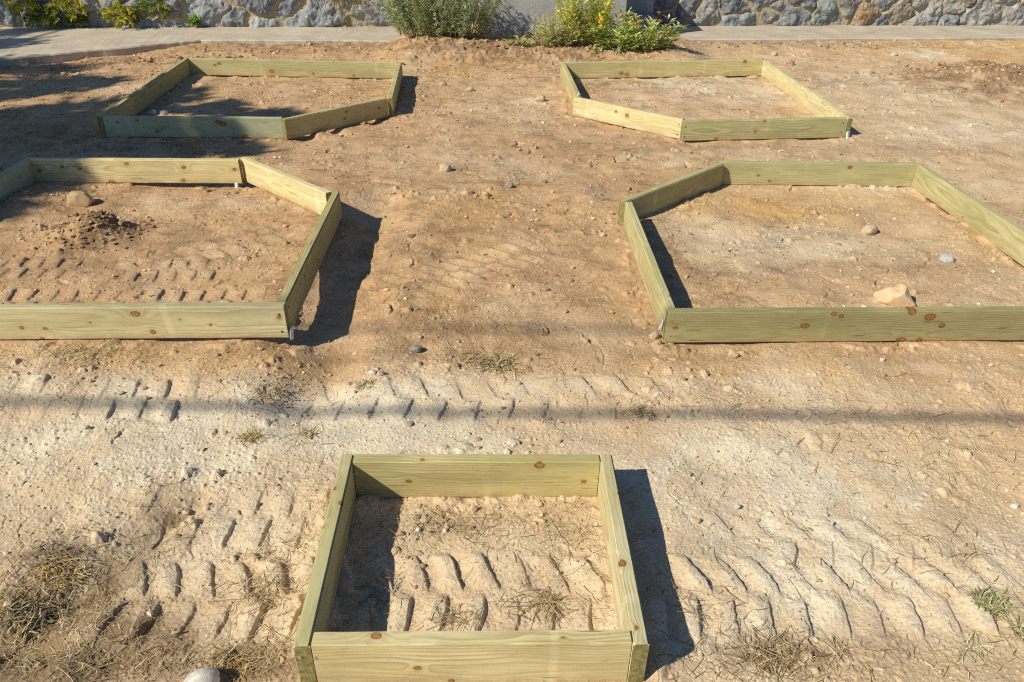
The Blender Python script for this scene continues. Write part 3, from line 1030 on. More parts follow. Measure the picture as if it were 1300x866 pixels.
def on_face(bed, i, u, v, rpx, inner=False, top=False):
    """a knot seen in the photograph, as (along, up, radius) on a board's face"""
    a, e = BOARDS[bed][i]
    X = (e - a) / np.linalg.norm(e - a)
    Yn = np.array([-X[1], X[0]])
    L = np.linalg.norm(e - a)
    d = ray(u, v)
    cz = bed_z(bed, *((a + e) / 2))
    if top:
        k = (cz + H - CH) / d[2]
    else:
        off = np.dot(a, Yn) + (T if inner else 0)
        k = off / np.dot(d[:2], Yn)
    P3 = np.array([0, 0, CH]) + d * k
    al = np.dot(P3[:2] - a, X) - L / 2
    rad = rpx * k / CF * 1.0
    if top: return (al, np.dot(P3[:2] - a, Yn) - T / 2, min(rad * .8, .010), 1)
    return (al, float(np.clip(P3[2] - cz - H / 2, -.066, .066)), min(rad * .72, .016))


def fk(bed, i, lst, **k): return [on_face(bed, i, *q, **k) for q in lst]


spec = {
    'near': [(YEL, fk('near', 0, [(530, 849, 5), (573, 865, 5)]) + fk('near', 0, [(477.6, 808, 6.5), (715, 810, 2.5)], top=True)),
             (YEL, fk('near', 1, [(790, 714, 8), (786, 626, 3), (808, 796, 3.5)], top=True)),
             (OLV, fk('near', 2, [(685, 591.5, 7), (519, 612, 4), (741, 611.5, 4)], inner=True) + fk('near', 2, [(536, 584, 3)], top=True)),
             (OLV, fk('near', 3, [(432.7, 638, 4), (409, 667.6, 4), (425, 620, 3)], top=True))],
    'midl': [(YEL, fk('midl', 0, [(172.6, 399.3, 5.5), (194.6, 422.6, 4.5), (28, 416, 3.5), (58, 417.6, 3), (54, 430, 3), (268, 414, 2.5), (229, 407, 1.8), (115, 410, 1.8), (355, 405, 3)])),
             (GRN, rk(21, .9, 2)), (YEL, rk(22, .8, 1, .006)),
             (YEL, fk('midl', 3, [(161, 208, 3), (233.5, 213, 3.2), (233, 229.5, 3), (298, 216, 3), (50, 215.5, 3), (79, 211.5, 2.5), (101.5, 214, 2.5), (142, 231, 4)], inner=True)),
             (BLU, rk(23, 1.8, 4))],
    'midr': [(GRN, fk('midr', 0, [(1059, 399, 4), (1068, 401.5, 4), (1022, 414, 5.5), (1159, 395.5, 6.5), (1181, 403, 9), (1195.5, 414, 5), (1143, 434.5, 7), (1165, 437, 6), (858, 416, 4)])),
             (OLV, rk(31, 1.8, 3)), (GRN, fk('midr', 2, [(1079, 213, 3), (963, 223, 2), (977, 230, 2.5)], inner=True)), (GRN, []), (OLV, fk('midr', 4, [(851, 377, 2.5)], top=True))],
    'farl': [(BLU, fk('farl', 0, [(277, 155, 4), (283, 157, 4), (149, 157, 2), (200, 167.5, 3), (311, 173, 4), (174, 154, 2), (206, 164, 2)])), (GRN, rk(41, .9, 4)), (OLV, rk(42, .6, 2, .006)),
             (OLV, fk('farl', 3, [(278, 82, 2.5), (345, 91, 4), (398, 93, 2), (273, 84, 2), (449, 95, 2)], inner=True)), (GRN, rk(44, 1.8, 3))],
    'farr': [(GRN, fk('farr', 0, [(971, 154, 2), (909, 176, 2.5), (959, 167, 2)])), (YEL, rk(51, 1.8, 2, .006)), (OLV, fk('farr', 2, [(946, 79.5, 2.5), (789, 93, 3.5), (796, 94.5, 3)], inner=True)), (OLV, rk(53, 1.0, 1, .006)), (YEL, fk('farr', 4, [(796, 147, 3.2), (782, 142, 2)]))],
}
sd0 = 500
for b in spec:
    BD[b] = []
    for i, (ti, kn) in enumerate(spec[b]):
        sd0 += 1
        jr = random.Random(sd0 * 7)
        jb, jh = jr.uniform(.90, 1.10), jr.uniform(-.035, .035)
        ti = tuple((c[0] * jb * (1 + jh), c[1] * jb, c[2] * jb * (1 - jh * 2)) if isinstance(c, tuple) else c for c in ti)
        o, L = make_board(b, ROOT[b], i, ti, kn, sd0, rise=(0.0 if i % 2 else 0.0012))
        BD[b].append((o, L))
# screws and lumber tags that the photo shows
o, L = BD['near'][3]
screw(o, (L / 2 + .001, -.007, .032), 'x+', M_STEEL)
o, L = BD['near'][0]
screw(o, (-L / 2 + .004, -T / 2 - .001, .028), 'y-', M_STEEL)
o, L = BD['midl'][0]
for zz in (.035, -.04): screw(o, (L / 2 - .022, -T / 2 - .0005, zz), 'y-', M_RUST)
tag_piece(o, (L / 2 + .004, -.004, -.052), (0.2, .35, 1.2), .022, .05)
o, L = BD['midl'][3]
tag_piece(o, (-L / 2 + .03, T / 2 + .006, -.075), (0, 0, math.pi), .02, .03)
o, L = BD['midr'][4]
tag_piece(o, (L / 2 - .006, -T / 2 - .002, -.01), (0, .1, 0), .016, .045)
o, L = BD['midr'][0]
for zz in (.03, -.035): screw(o, (-L / 2 + .018, -T / 2 - .0005, zz), 'y-', M_STEEL)
for bn, bi, ends in (('farl', 1, (1,)), ('farr', 0, (0, 1)), ('farr', 4, (0, 1)), ('midl', 1, (0, 1)), ('near', 1, (0, 1)), ('farl', 0, (0,))):
    o, L = BD[bn][bi]
    for e_ in ends:
        for zz in (.036, -.038): screw(o, ((L / 2 - .02) * (1 if e_ else -1) + random.uniform(-.004, .004), -T / 2 - .0005, zz + random.uniform(-.008, .008)), 'y-', M_RUST)
o, L = BD['farr'][1]
tag_piece(o, (-L / 2 - .004, -.004, -.05), (0, 0, -1.2), .035, .055)
o, L = BD['farr'][3]
tag_piece(o, (-L / 2 + L - .01, 0, H / 2 + .012), (0, 0, 0), .02, .035)


# ------------------------------------------------------------------ rocks
def mat_rock(name, c1, c2):
    n = NT(name)
    P = n.coord("Object")
    a = n.noise(P, 28, 5, .65)
    b2 = n.noise(P, 140, 4, .7)
    c = n.mix(n.mapr(a, .35, .65), c1, c2)
    c = n.mix(n.math('MULTIPLY', n.mapr(b2, .30, .48, 1, 0), .35), c, tuple(v * .45 for v in c1))
    return n.out(c, n.bump(n.math('ADD', a, b2), .5, .003), .9)


RK = {
    'tan': mat_rock("tan_rock", (0.42, 0.27, 0.15), (0.56, 0.38, 0.22)),
    'orange': mat_rock("pale_orange_rock", (0.60, 0.40, 0.22), (0.74, 0.55, 0.35)),
    'pale': mat_rock("pale_rock", (0.46, 0.35, 0.22), (0.62, 0.50, 0.34)),
    'grey': mat_rock("grey_rock", (0.24, 0.215, 0.18), (0.36, 0.32, 0.27)),
    'white': mat_rock("white_rock", (0.56, 0.51, 0.43), (0.68, 0.64, 0.57)),
    'bluegrey': mat_rock("pale_grey_rock", (0.40, 0.39, 0.37), (0.55, 0.53, 0.49)),
}


def rock(u, v, wpx, hpx, mat, label, ang=0.25, seed=1, name="rock", group=None, asp=0.8, rz=None):
    r = random.Random(seed)
    p = gp(u, v + hpx * .35, 0.0)
    for _ in range(4):
        zz = float(gz(p[0], p[1])[0])
        p = gp(u, v + hpx * .35, zz)
    px = px_size(*p)
    a = wpx * px / 2
    dep = max(math.atan2(CH, p[1]), .2)
    h_ = min(max(a * .72, (hpx * px - a * asp * math.sin(dep) * 1.2) * .6), a * .9)
    bm = bmesh.new()
    bmesh.ops.create_icosphere(bm, subdivisions=4, radius=1)
    planes = [(Vector((r.gauss(0, 1), r.gauss(0, 1), r.gauss(.3, .7))).normalized(), r.uniform(.62, .95)) for _ in range(int(6 + ang * 26))]
    ox = r.uniform(0, 50)
    for vt in bm.verts:
        c = vt.co.copy()
        for nrm, dd in planes:
            k = c.dot(nrm) - dd
            if k > 0: c -= nrm * k * min(1, .3 + ang * 2.6)
        q = c * 1.6
        nz = float(pn(np.array([q.x + ox + q.z]), np.array([q.y - ox + q.z * .7]), seed)[0])
        c *= 1 + .13 * nz + .05 * float(pn(np.array([q.x * 3.1 + q.z * 2]), np.array([q.y * 3.1 + ox]), seed + 9)[0])
        vt.co = Vector((c.x * a, c.y * a * asp, c.z * h_))
    o = bm_obj(name, bm, RK[mat], None, smooth=True)
    o.location = (p[0], p[1], zz + h_ * .45)
    o.rotation_euler = (r.uniform(-.12, .12), r.uniform(-.12, .12), r.uniform(0, 6.28) * 0 + (rz if rz is not None else r.uniform(-.5, .5)))
    return tag(o, label, "rock", group)


rock(105, 250, 34, 26, 'tan', "angular tan rock beside the soil heap inside the frame", .34, 3, asp=.75)
rock(1103, 291, 22, 15, 'pale', "smooth pale oval stone in the middle of the right bed", .05, 4)
rock(1201, 326, 21, 16, 'bluegrey', "whitish grey stone near the slanting right board of a bed", .12, 5)
rock(1134, 375, 52, 30, 'orange', "large pale orange rock just behind the knotty front board", .28, 6, asp=.7)
rock(830, 424, 14, 14, 'pale', "small pale stone against the outside corner of the right bed", .2, 7)
rock(528, 441, 17, 13, 'grey', "small grey stone alone between the left and right middle beds", .1, 8)
rock(257, 860, 46, 32, 'white', "pale rounded stone at the bottom edge left of the near frame", .05, 9)
rock(566, 213, 18, 11, 'pale', "pale beige stone on the open soil far left of centre", .15, 10)
rock(647, 235, 11, 7, 'grey', "small dark grey pebble on the open central soil", .1, 11)
rock(930, 447, 15, 13, 'pale', "pale pebble lying in front of the knotty front board", .15, 12)
rock(686, 125, 15, 9, 'pale', "pale stone outside the slanting board of the far right bed", .2, 13)
rock(1002, 80, 15, 9, 'tan', "flat tan stone behind the back right corner of the far bed", .3, 14)
rock(983, 68, 9, 7, 'pale', "tiny pale stone below the right path edge", .15, 15)
rock(765, 297, 9, 7, 'pale', "small pale pebble left of the slanting left board of the right bed", .1, 16)
rock(597, 113, 10, 7, 'pale', "pale pebble between the two far beds", .15, 17)
rock(562, 107, 10, 6, 'pale', "flat beige pebble near the far left bed corner shadow", .15, 18)
rock(473, 471, 10, 10, 'white', "bright white angular chip beside a greenish grass tuft", .3, 19)
rock(486, 473, 9, 9, 'grey', "dark grey pebble right next to the bright white chip", .1, 20)
rock(194, 142, 12, 9, 'bluegrey', "left one of two pale stones in shade inside far left bed", .15, 21)
rock(209, 142, 11, 8, 'white', "right one of two pale stones in shade inside far left bed", .15, 22)
rock(565, 672, 7, 8, 'white', "small white pebble inside the near square frame", .15, 23)
rock(536, 717, 11, 10, 'tan', "small tan clod inside the near square frame by the shadow", .25, 24)
rock(508, 675, 11, 10, 'tan', "tan clod at the shadow edge near the back of the near frame", .25, 25)
rock(1288, 640, 11, 11, 'white', "small white chip at the right edge of the pale dusty ground", .25, 26)
rock(885, 659, 10, 9, 'tan', "little tan stone right of the near frame beside its shadow", .15, 27)
rock(936, 641, 9, 8, 'bluegrey', "bluish grey pebble on the pale dust right of near frame", .1, 28)
rock(1135, 69, 9, 5, 'white', "flat whitish chip below the right path, near the soil mound", .2, 29)
rock(8, 701, 8, 7, 'white', "small white pebble at the left edge of the foreground", .1, 30)


# ------------------------------------------------------------------ straw, tufts, twigs, grit
def mat_attr(name, rough=.85, trans=0.0, spec=.2):
    n = NT(name)
    n.b.inputs["Specular IOR Level"].default_value = spec
    c = n.attr("tint", "Color")
    P = n.coord("Object")
    nz = n.noise(P, 60, 2, .5)
    c2 = n.mix(n.math('MULTIPLY', n.mapr(nz, .35, .65), .15), c, n.mix(.6, c, (0.05, 0.06, 0.02)))
    m = n.out(c2, None, rough)
    if trans:
        tr = n.n("ShaderNodeBsdfTranslucent")
        n._in(tr.inputs[0], c2)
        mx = n.n("ShaderNodeMixShader")
        mx.inputs[0].default_value = trans
        n.t.links.new(n.b.outputs[0], mx.inputs[1])
        n.t.links.new(tr.outputs[0], mx.inputs[2])
        n.t.links.new(mx.outputs[0], n.t.nodes["Material Output"].inputs[0])
    return m


M_STRAW = mat_attr("dry_straw", .8)
M_LEAF = mat_attr("leaf", .6, .35)


class Strips:
    """bends, blades and leaves as thin curved ribbons gathered into one mesh"""
    def __init__(s):
        s.v, s.f, s.c = [], [], []

    def ribbon(s, pts, widths, side, col):
        k = len(s.v)
        for p, w_ in zip(pts, widths):
            s.v.append(p - side * w_)
            s.v.append(p + side * w_)
            s.c += [col, col]
        for i in range(len(pts) - 1):
            s.f.append((k + 2 * i, k + 2 * i + 1, k + 2 * i + 3, k + 2 * i + 2))

    def quad(s, a, b, c, d, col):
        k = len(s.v)
        s.v += [a, b, c, d]
        s.c += [col] * 4
        s.f.append((k, k + 1, k + 2, k + 3))

    def leaf(s, p, d, nrm, L, W, col, fold=.25):
        """pointed leaf of 2 quads folded along its midrib"""
        sd = np.cross(d, nrm)
        k = len(s.v)
        mid = p + d * L * .45 - nrm * L * .03
        tip = p + d * L - nrm * L * .14
        s.v += [p, mid + sd * W * .5 + nrm * W * fold, tip, mid - sd * W * .5 + nrm * W * fold, mid]
        s.c += [col] * 5
        s.f.append((k, k + 1, k + 2, k + 4))
        s.f.append((k, k + 4, k + 2, k + 3))

    def build(s, name, mat, parent=None, smooth=False):
        return mesh_obj(name, np.array(s.v), np.array(s.f), mat, parent, smooth, dict(tint=np.array(s.c)))


STRAWC = [(0.62, 0.47, 0.24), (0.52, 0.36, 0.16), (0.70, 0.57, 0.34), (0.40, 0.26, 0.12), (0.30, 0.19, 0.09), (0.50, 0.40, 0.20)]


def nrmz(v):
    return v / (np.linalg.norm(v) + 1e-9)


def straw_field():
    S = Strips()
    r = np.random.default_rng(5)
    spots = [(125, 458, .30, .05, 220), (340, 500, .16, .06, 130), (625, 458, .14, .06, 120), (560, 405, .14, .08, 60), (815, 522, .06, .04, 50), (320, 556, .05, .03, 40), (386, 550, .05, .04, 40),
             (60, 735, .14, .10, 320), (30, 800, .22, .07, 300), (140, 835, .25, .05, 220), (340, 745, .09, .05, 170), (350, 700, .06, .08, 60), (320, 830, .10, .04, 140), (690, 765, .08, .04, 120), (575, 785, .06, .03, 90), (470, 745, .06, .10, 80),
             (990, 830, .16, .06, 300), (1240, 825, .10, .04, 60), (1150, 560, .35, .12, 110), (1000, 520, .5, .06, 70), (1100, 700, .4, .10, 60), (900, 760, .08, .05, 50), (520, 665, .12, .05, 90), (640, 670, .2, .06, 120), (730, 690, .08, .08, 80),
             (760, 640, .08, .02, 40), (700, 470, .25, .06, 60), (860, 500, .2, .05, 40), (500, 590, .3, .05, 60), (200, 690, .15, .15, 90), (590, 440, .4, .05, 50), (410, 640, .05, .1, 40), (1200, 700, .2, .1, 60), (930, 440, .4, .03, 25)]
    pts, big = [], []
    for (u, v, rx, ry, n) in spots:
        c = gp(u, v)
        for _ in range(n):
            pts.append((c[0] + r.normal() * rx * .7, c[1] + r.normal() * ry * .7))
    for (u, v, rx, ry, n) in [(45, 780, .18, .10, 260), (200, 830, .4, .06, 110), (340, 800, .10, .08, 60), (640, 700, .3, .12, 60), (960, 825, .2, .06, 110), (1200, 820, .2, .08, 30), (1150, 600, .4, .15, 50)]:
        c = gp(u, v)
        for _ in range(n): pts.append((c[0] + r.normal() * rx * .7, c[1] + r.normal() * ry * .7))
    for _ in range(650):
        y = r.uniform(1.1, 5.2)
        pts.append((r.uniform(-1, 1) * (0.7 * (0.853 * y + .82)), y))
    pts = np.array(pts)
    for b, a, e in SEGS:      # none lying through the boards
        d, s = seg_d(pts[:, 0], pts[:, 1], (a + e) / 2 * 0 + a, e)
        pts = pts[d > .045]
    z = gz(pts[:, 0], pts[:, 1])
    for (x, y), zz in zip(pts, z):
        L = r.uniform(.012, .05) if r.random() < .8 else r.uniform(.05, .11)
        th = r.uniform(0, 6.283)
        d = np.array([math.cos(th), math.sin(th), r.uniform(-.05, .35)])
        cv = np.array([-d[1], d[0], 0]) * r.uniform(-.5, .5)
        up = r.uniform(.002, .006)
        p = []
        for t in (-.5, -.17, .17, .5):
            p.append(np.array([x, y, zz + up]) + d * L * t + cv * L * (t * t) + np.array([0, 0, abs(d[2]) * L * .35 - .012 * L]))
        wv = r.uniform(.0004, .0011)
        sd_ = nrmz(np.array([-d[1], d[0], r.uniform(-.5, .5)]))
        c = np.array(STRAWC[r.integers(len(STRAWC))]) * r.uniform(.6, 1.15)
        S.ribbon(p, (wv, wv, wv, wv * .4), sd_, tuple(c))
    return tag(S.build("straw_litter", M_STRAW), "dry straw and dead grass scattered over the foreground soil", "straw", kind='stuff')


straw_field()


def tuft(u, v, rad_px, n, hgt, label, cols, seed, name="grass_tuft", cat="grass", flat=.5, group=None, wid=.0015):
    r = np.random.default_rng(seed)
    p = gp(u, v)
    px = px_size(*p)
    R = rad_px * px
    zc = float(gz(p[0], p[1])[0])
    gq = np.linspace(-1.05, 1.05, 31)
    GXX, GYY = np.meshgrid(p[0] + gq * R, p[1] + gq * R)
    GZ = (gz(GXX.ravel(), GYY.ravel()) - zc).reshape(31, 31)

    def hz(x_, y_):
        return float(GZ[int(np.clip(round((y_ / R + 1.05) / .07), 0, 30)), int(np.clip(round((x_ / R + 1.05) / .07), 0, 30))])
    S = Strips()
    for _ in range(n):
        rr = R * math.sqrt(r.random()) * .8
        th = r.uniform(0, 6.283)
        b0 = np.array([rr * math.cos(th), rr * math.sin(th) * .8, 0])
        b0[2] = hz(b0[0], b0[1]) - .002
        th2 = r.uniform(0, 6.283)
        lean = flat * r.uniform(.5, 1.5)
        L = hgt * r.uniform(.5, 1.3)
        dirv = nrmz(np.array([math.cos(th2) * lean, math.sin(th2) * lean, 1.0 - .5 * flat]))
        pts_, q = [], b0.copy()
        for k in range(5):
            pts_.append(q.copy())
            q = q + dirv * L / 4
            dirv = nrmz(dirv + np.array([math.cos(th2), math.sin(th2), -1.2]) * .22 * r.uniform(.5, 1.5) * (flat + .3))
            if q[2] < .002: dirv[2] = abs(dirv[2]) * .2
        c = np.array(cols[r.integers(len(cols))]) * r.uniform(.65, 1.2)
        wv = wid * r.uniform(.6, 1.3)
        S.ribbon(pts_, [wv, wv, wv * .9, wv * .7, wv * .2], nrmz(np.array([-math.sin(th2), math.cos(th2), .2])), tuple(c))
    o = S.build(name, M_STRAW)
    o.location = (p[0], p[1], zc)
    return tag(o, label, cat, group)


DRY = [(0.52, 0.37, 0.18), (0.42, 0.28, 0.13), (0.60, 0.47, 0.27), (0.30, 0.19, 0.09)]
GRNISH = [(0.42, 0.38, 0.17), (0.54, 0.49, 0.26), (0.32, 0.31, 0.12), (0.64, 0.57, 0.34)]
tuft(1258, 765, 26, 420, .032, "pale green grass tuft at the right edge beside tyre prints", GRNISH, 1, flat=.55)
tuft(1300, 800, 14, 90, .04, "grass tuft cut off by the right edge of the view", GRNISH, 2, flat=.55)
tuft(1238, 822, 20, 60, .05, "straw coloured dry clump lying at the bottom right", [(0.7, .6, .4), (.6, .5, .3)], 3, name="dead_grass_clump", flat=1.2)
tuft(632, 462, 26, 150, .045, "olive dry tuft on open soil above the near frame", [(.36, .29, .12), (.50, .41, .20), (.27, .22, .09)], 4, name="dead_grass_clump", flat=.8)
tuft(606, 456, 16, 70, .05, "straw wisps just left of an olive dry tuft", DRY, 5, name="dead_grass_clump", flat=1.2)
tuft(462, 490, 13, 70, .03, "small greenish tuft below the bright white chip", GRNISH, 6, flat=.6)
tuft(345, 505, 30, 130, .04, "brown dead grass patch near the left bed front corner", DRY, 7, name="dead_grass_clump", flat=1.0)
tuft(120, 458, 50, 200, .04, "wide straw patch below the front board of the left bed", [(.60, .48, .22), (.48, .40, .17), (.38, .30, .12)], 8, name="dead_grass_clump", flat=1.1)
tuft(815, 523, 13, 60, .035, "small tan tuft on the cable shadow line", DRY, 9, name="dead_grass_clump", flat=.8)
tuft(320, 556, 14, 60, .03, "little golden tuft below the cable shadow, left side", [(.62, .40, .13), (.5, .33, .1)], 10, name="dead_grass_clump", flat=.8)
tuft(75, 728, 34, 260, .032, "orange brown dead turf lump at the left foreground", [(.55, .33, .12), (.62, .42, .17), (.42, .26, .1)], 11, name="dead_grass_clump", flat=.9)
tuft(35, 775, 40, 300, .032, "dark rooty turf lump in the lower left", [(.24, .18, .08), (.34, .26, .12), (.16, .11, .05), (.5, .4, .2)], 12, name="dead_grass_clump", flat=.9)
tuft(335, 748, 22, 70, .035, "straw clump left of the near frame's left board", DRY, 13, name="dead_grass_clump", flat=1.1)
tuft(985, 828, 40, 170, .035, "brown rooty grass clump right of the near frame's shadow end", [(.40, .27, .11), (.55, .40, .2), (.26, .17, .07)], 14, name="dead_grass_clump", flat=1.0)
tuft(690, 765, 20, 45, .04, "straw clump inside the near frame on the tyre print", DRY, 15, name="dead_grass_clump", flat=1.2)
tuft(300, 838, 28, 150, .04, "reddish brown dead grass patch behind the bottom stone", [(.48, .27, .10), (.58, .38, .16), (.36, .22, .09)], 16, name="dead_grass_clump", flat=1.0)
tuft(480, 752, 20, 60, .06, "straw wisps in the shaded left part of the near frame", [(.5, .45, .34), (.42, .38, .28)], 17, name="dead_grass_clump", flat=1.3)
tuft(386, 548, 12, 40, .035, "dark brown tuft behind the near frame's left corner", [(.3, .2, .08), (.42, .29, .12)], 18, name="dead_grass_clump", flat=.9)


def twig(u0, v0, u1, v1, label, seed, rad=.0016, col=(0.22, 0.14, 0.075)):
    r = np.random.default_rng(seed)
    a, b = gp(u0, v0), gp(u1, v1)
    n = 9
    bm = bmesh.new()
    rings = []
    mid = (a + b) / 2
    zz = gz(np.linspace(a[0], b[0], n), np.linspace(a[1], b[1], n))
    zl = np.maximum(zz, np.mean(zz)) + rad
    for i in range(n):
        t = i / (n - 1)
        p = a + (b - a) * t
        d = nrmz((b - a))
        sdv = np.array([-d[1], d[0], 0])
        p = p + sdv * (r.normal() * .05 * np.linalg.norm(b - a) * math.sin(t * 3.14))
        R = rad * (1.1 - .7 * t)
        rings.append([bm.verts.new((p[0] - mid[0] + sdv[0] * R * math.cos(k * math.pi / 3), p[1] - mid[1] + sdv[1] * R * math.cos(k * math.pi / 3), zl[i] + R * math.sin(k * math.pi / 3))) for k in range(6)])
    for i in range(n - 1):
        for k in range(6): bm.faces.new((rings[i][k], rings[i][(k + 1) % 6], rings[i + 1][(k + 1) % 6], rings[i + 1][k]))
    bm.faces.new(rings[0][::-1])
    bm.faces.new(rings[-1])
    n_ = NT("bark")
    o = bm_obj("twig", bm, n_.out(n_.mix(n_.noise(n_.coord(), 90, 3), tuple(v * .6 for v in col), tuple(v * 1.4 for v in col)), None, .9), None, True)
    o.location = (mid[0], mid[1], 0)
    return tag(o, label, "twig")


twig(1188, 92, 1204, 98, "dark twig on the far right soil left of the mound", 1, .008)
twig(1176, 78, 1184, 84, "pale twig piece just above a dark twig, far right", 2, .006, (0.5, .42, .3))
twig(1162, 715, 1210, 728, "thin stick beside the pale green grass tuft", 3, .0016, (.45, .33, .18))
twig(1223, 706, 1240, 700, "short dark stick near the right edge above the tuft", 4, .002)
twig(742, 740, 760, 762, "thin dark stick inside the near frame by its right board", 5, .0012)
twig(982, 478, 986, 492, "pale straw stalk standing out below the cable shadow right", 6, .001, (.6, .5, .32))
twig(1040, 540, 1085, 565, "long pale stalk on the soil right of centre", 7, .0012, (.55, .42, .24))
twig(1176, 835, 1200, 850, "pale flat stick lying at the lower right", 8, .003, (.6, .45, .3))
twig(600, 560, 560, 548, "dry stick behind the near frame's back board", 9, .0014, (.35, .25, .14))


def grit():
    r = np.random.default_rng(9)
    pts = []
    for _ in range(8000):
        y = r.uniform(1.1, 8.6) ** 1.0
        pts.append((r.uniform(-1, 1) * (0.72 * (0.853 * y + .82)), y))
    for (u, v, rx, ry, n) in [(900, 58, 1.2, .18, 120), (1100, 58, 1.6, .15, 200), (430, 118, .5, .3, 100), (560, 100, .6, .5, 110), (1000, 300, .6, .3, 130), (900, 330, .3, .2, 70), (120, 300, .2, .15, 130),
                              (520, 690, .05, .12, 60), (950, 620, .3, .12, 120), (640, 520, .6, .1, 130), (300, 480, .3, .08, 60), (500, 150, .8, .5, 60), (60, 110, .8, .5, 60), (400, 85, 1.0, .3, 90)]:
        c = gp(u, v)
        for _ in range(n): pts.append((c[0] + r.normal() * rx * .7, c[1] + r.normal() * ry * .7))
    n_small = len(pts)
    for (u, v, rx, ry, n) in [(112, 305, .17, .15, 190), (150, 300, .10, .09, 70), (40, 262, .2, .2, 50), (60, 225, .15, .12, 60), (1270, 108, .6, .4, 260), (1200, 95, .8, .3, 60), (580, 68, .5, .25, 110), (720, 76, .6, .2, 80),
                              (60, 92, .6, .3, 50), (170, 78, .5, .2, 60), (400, 62, 1.2, .2, 90), (1000, 58, 1.8, .12, 110), (270, 72, .4, .2, 40), (520, 690, .06, .15, 6), (650, 250, 1.0, .8, 50), (70, 780, .12, .08, 14), (220, 655, .1, .08, 8), (560, 640, .3, .05, 8)]:
        c = gp(u, v)
        for _ in range(n): pts.append((c[0] + r.normal() * rx * .7, c[1] + r.normal() * ry * .7))
    pts = np.array(pts)
    big = np.where(np.arange(len(pts)) < n_small, 0, np.where(np.arange(len(pts)) < n_small + 370, 2, 1))
    for b, a, e in SEGS:
        d, s = seg_d(pts[:, 0], pts[:, 1], a, e)
        big = big[d > .05]
        pts = pts[d > .05]
    z = gz(pts[:, 0], pts[:, 1])
    bm = bmesh.new()
    bmesh.ops.create_icosphere(bm, subdivisions=1, radius=1)
    bm.verts.ensure_lookup_table()
    bv = np.array([v.co[:] for v in bm.verts])
    bf = np.array([[v.index for v in f.verts] for f in bm.faces])
    bm.free()
    V, Fc, Cc = [], [], []
    cols = np.array([(0.66, 0.53, 0.36), (0.74, 0.63, 0.46), (0.58, 0.42, 0.24), (0.50, 0.40, 0.29), (0.64, 0.48, 0.29), (0.52, 0.37, 0.20), (0.36, .25, .14), (.68, .52, .32)])
    for k, ((x, y), zz) in enumerate(zip(pts, z)):
        far = y / 3.0
        s = r.uniform(.0018, .0042) * (1 + .55 * far) if r.random() < .9 else r.uniform(.005, .010) * (1 + .35 * far)
        if big[k]: s = (.003 + (.014 if big[k] == 1 else .010) * r.random() ** 2.2) * (1 + .28 * far)
        sc = np.array([r.uniform(.8, 1.4), r.uniform(.7, 1.1), r.uniform(.5, .85)]) * s
        th = r.uniform(0, 6.28)
        q = bv * (1 + r.uniform(-.3, .3, (len(bv), 1)))
        for _ in range(3):                        # broken flat faces
            nn_ = nrmz(r.normal(0, 1, 3))
            ex = np.maximum(q @ nn_ - r.uniform(.25, .7), 0)
            q = q - ex[:, None] * nn_[None]
        q = q * sc
        q = np.stack([q[:, 0] * math.cos(th) - q[:, 1] * math.sin(th), q[:, 0] * math.sin(th) + q[:, 1] * math.cos(th), q[:, 2]], 1)
        V.append(q + np.array([x, y, zz + s * .25]))
        Fc.append(bf + k * len(bv))
        Cc.append(np.repeat(((np.array([(0.42, .255, .135), (0.50, .32, .175), (.32, .19, .10), (.56, .37, .21)])[r.integers(4)] * (.85 if big[k] == 2 else 1.1) if big[k] == 2 or (big[k] and y > 2.6) else np.array([(.60, .44, .27), (.66, .50, .32), (.52, .37, .22)])[r.integers(3)] if big[k] else cols[r.integers(len(cols))]) * r.uniform(.75, 1.1))[None], len(bv), 0))
    o = mesh_obj("gravel", np.concatenate(V), np.concatenate(Fc), M_STRAW, None, False, dict(tint=np.concatenate(Cc)))
    return tag(o, "fine grit and crumbs of soil scattered over the ground", "gravel", kind='stuff')


grit()


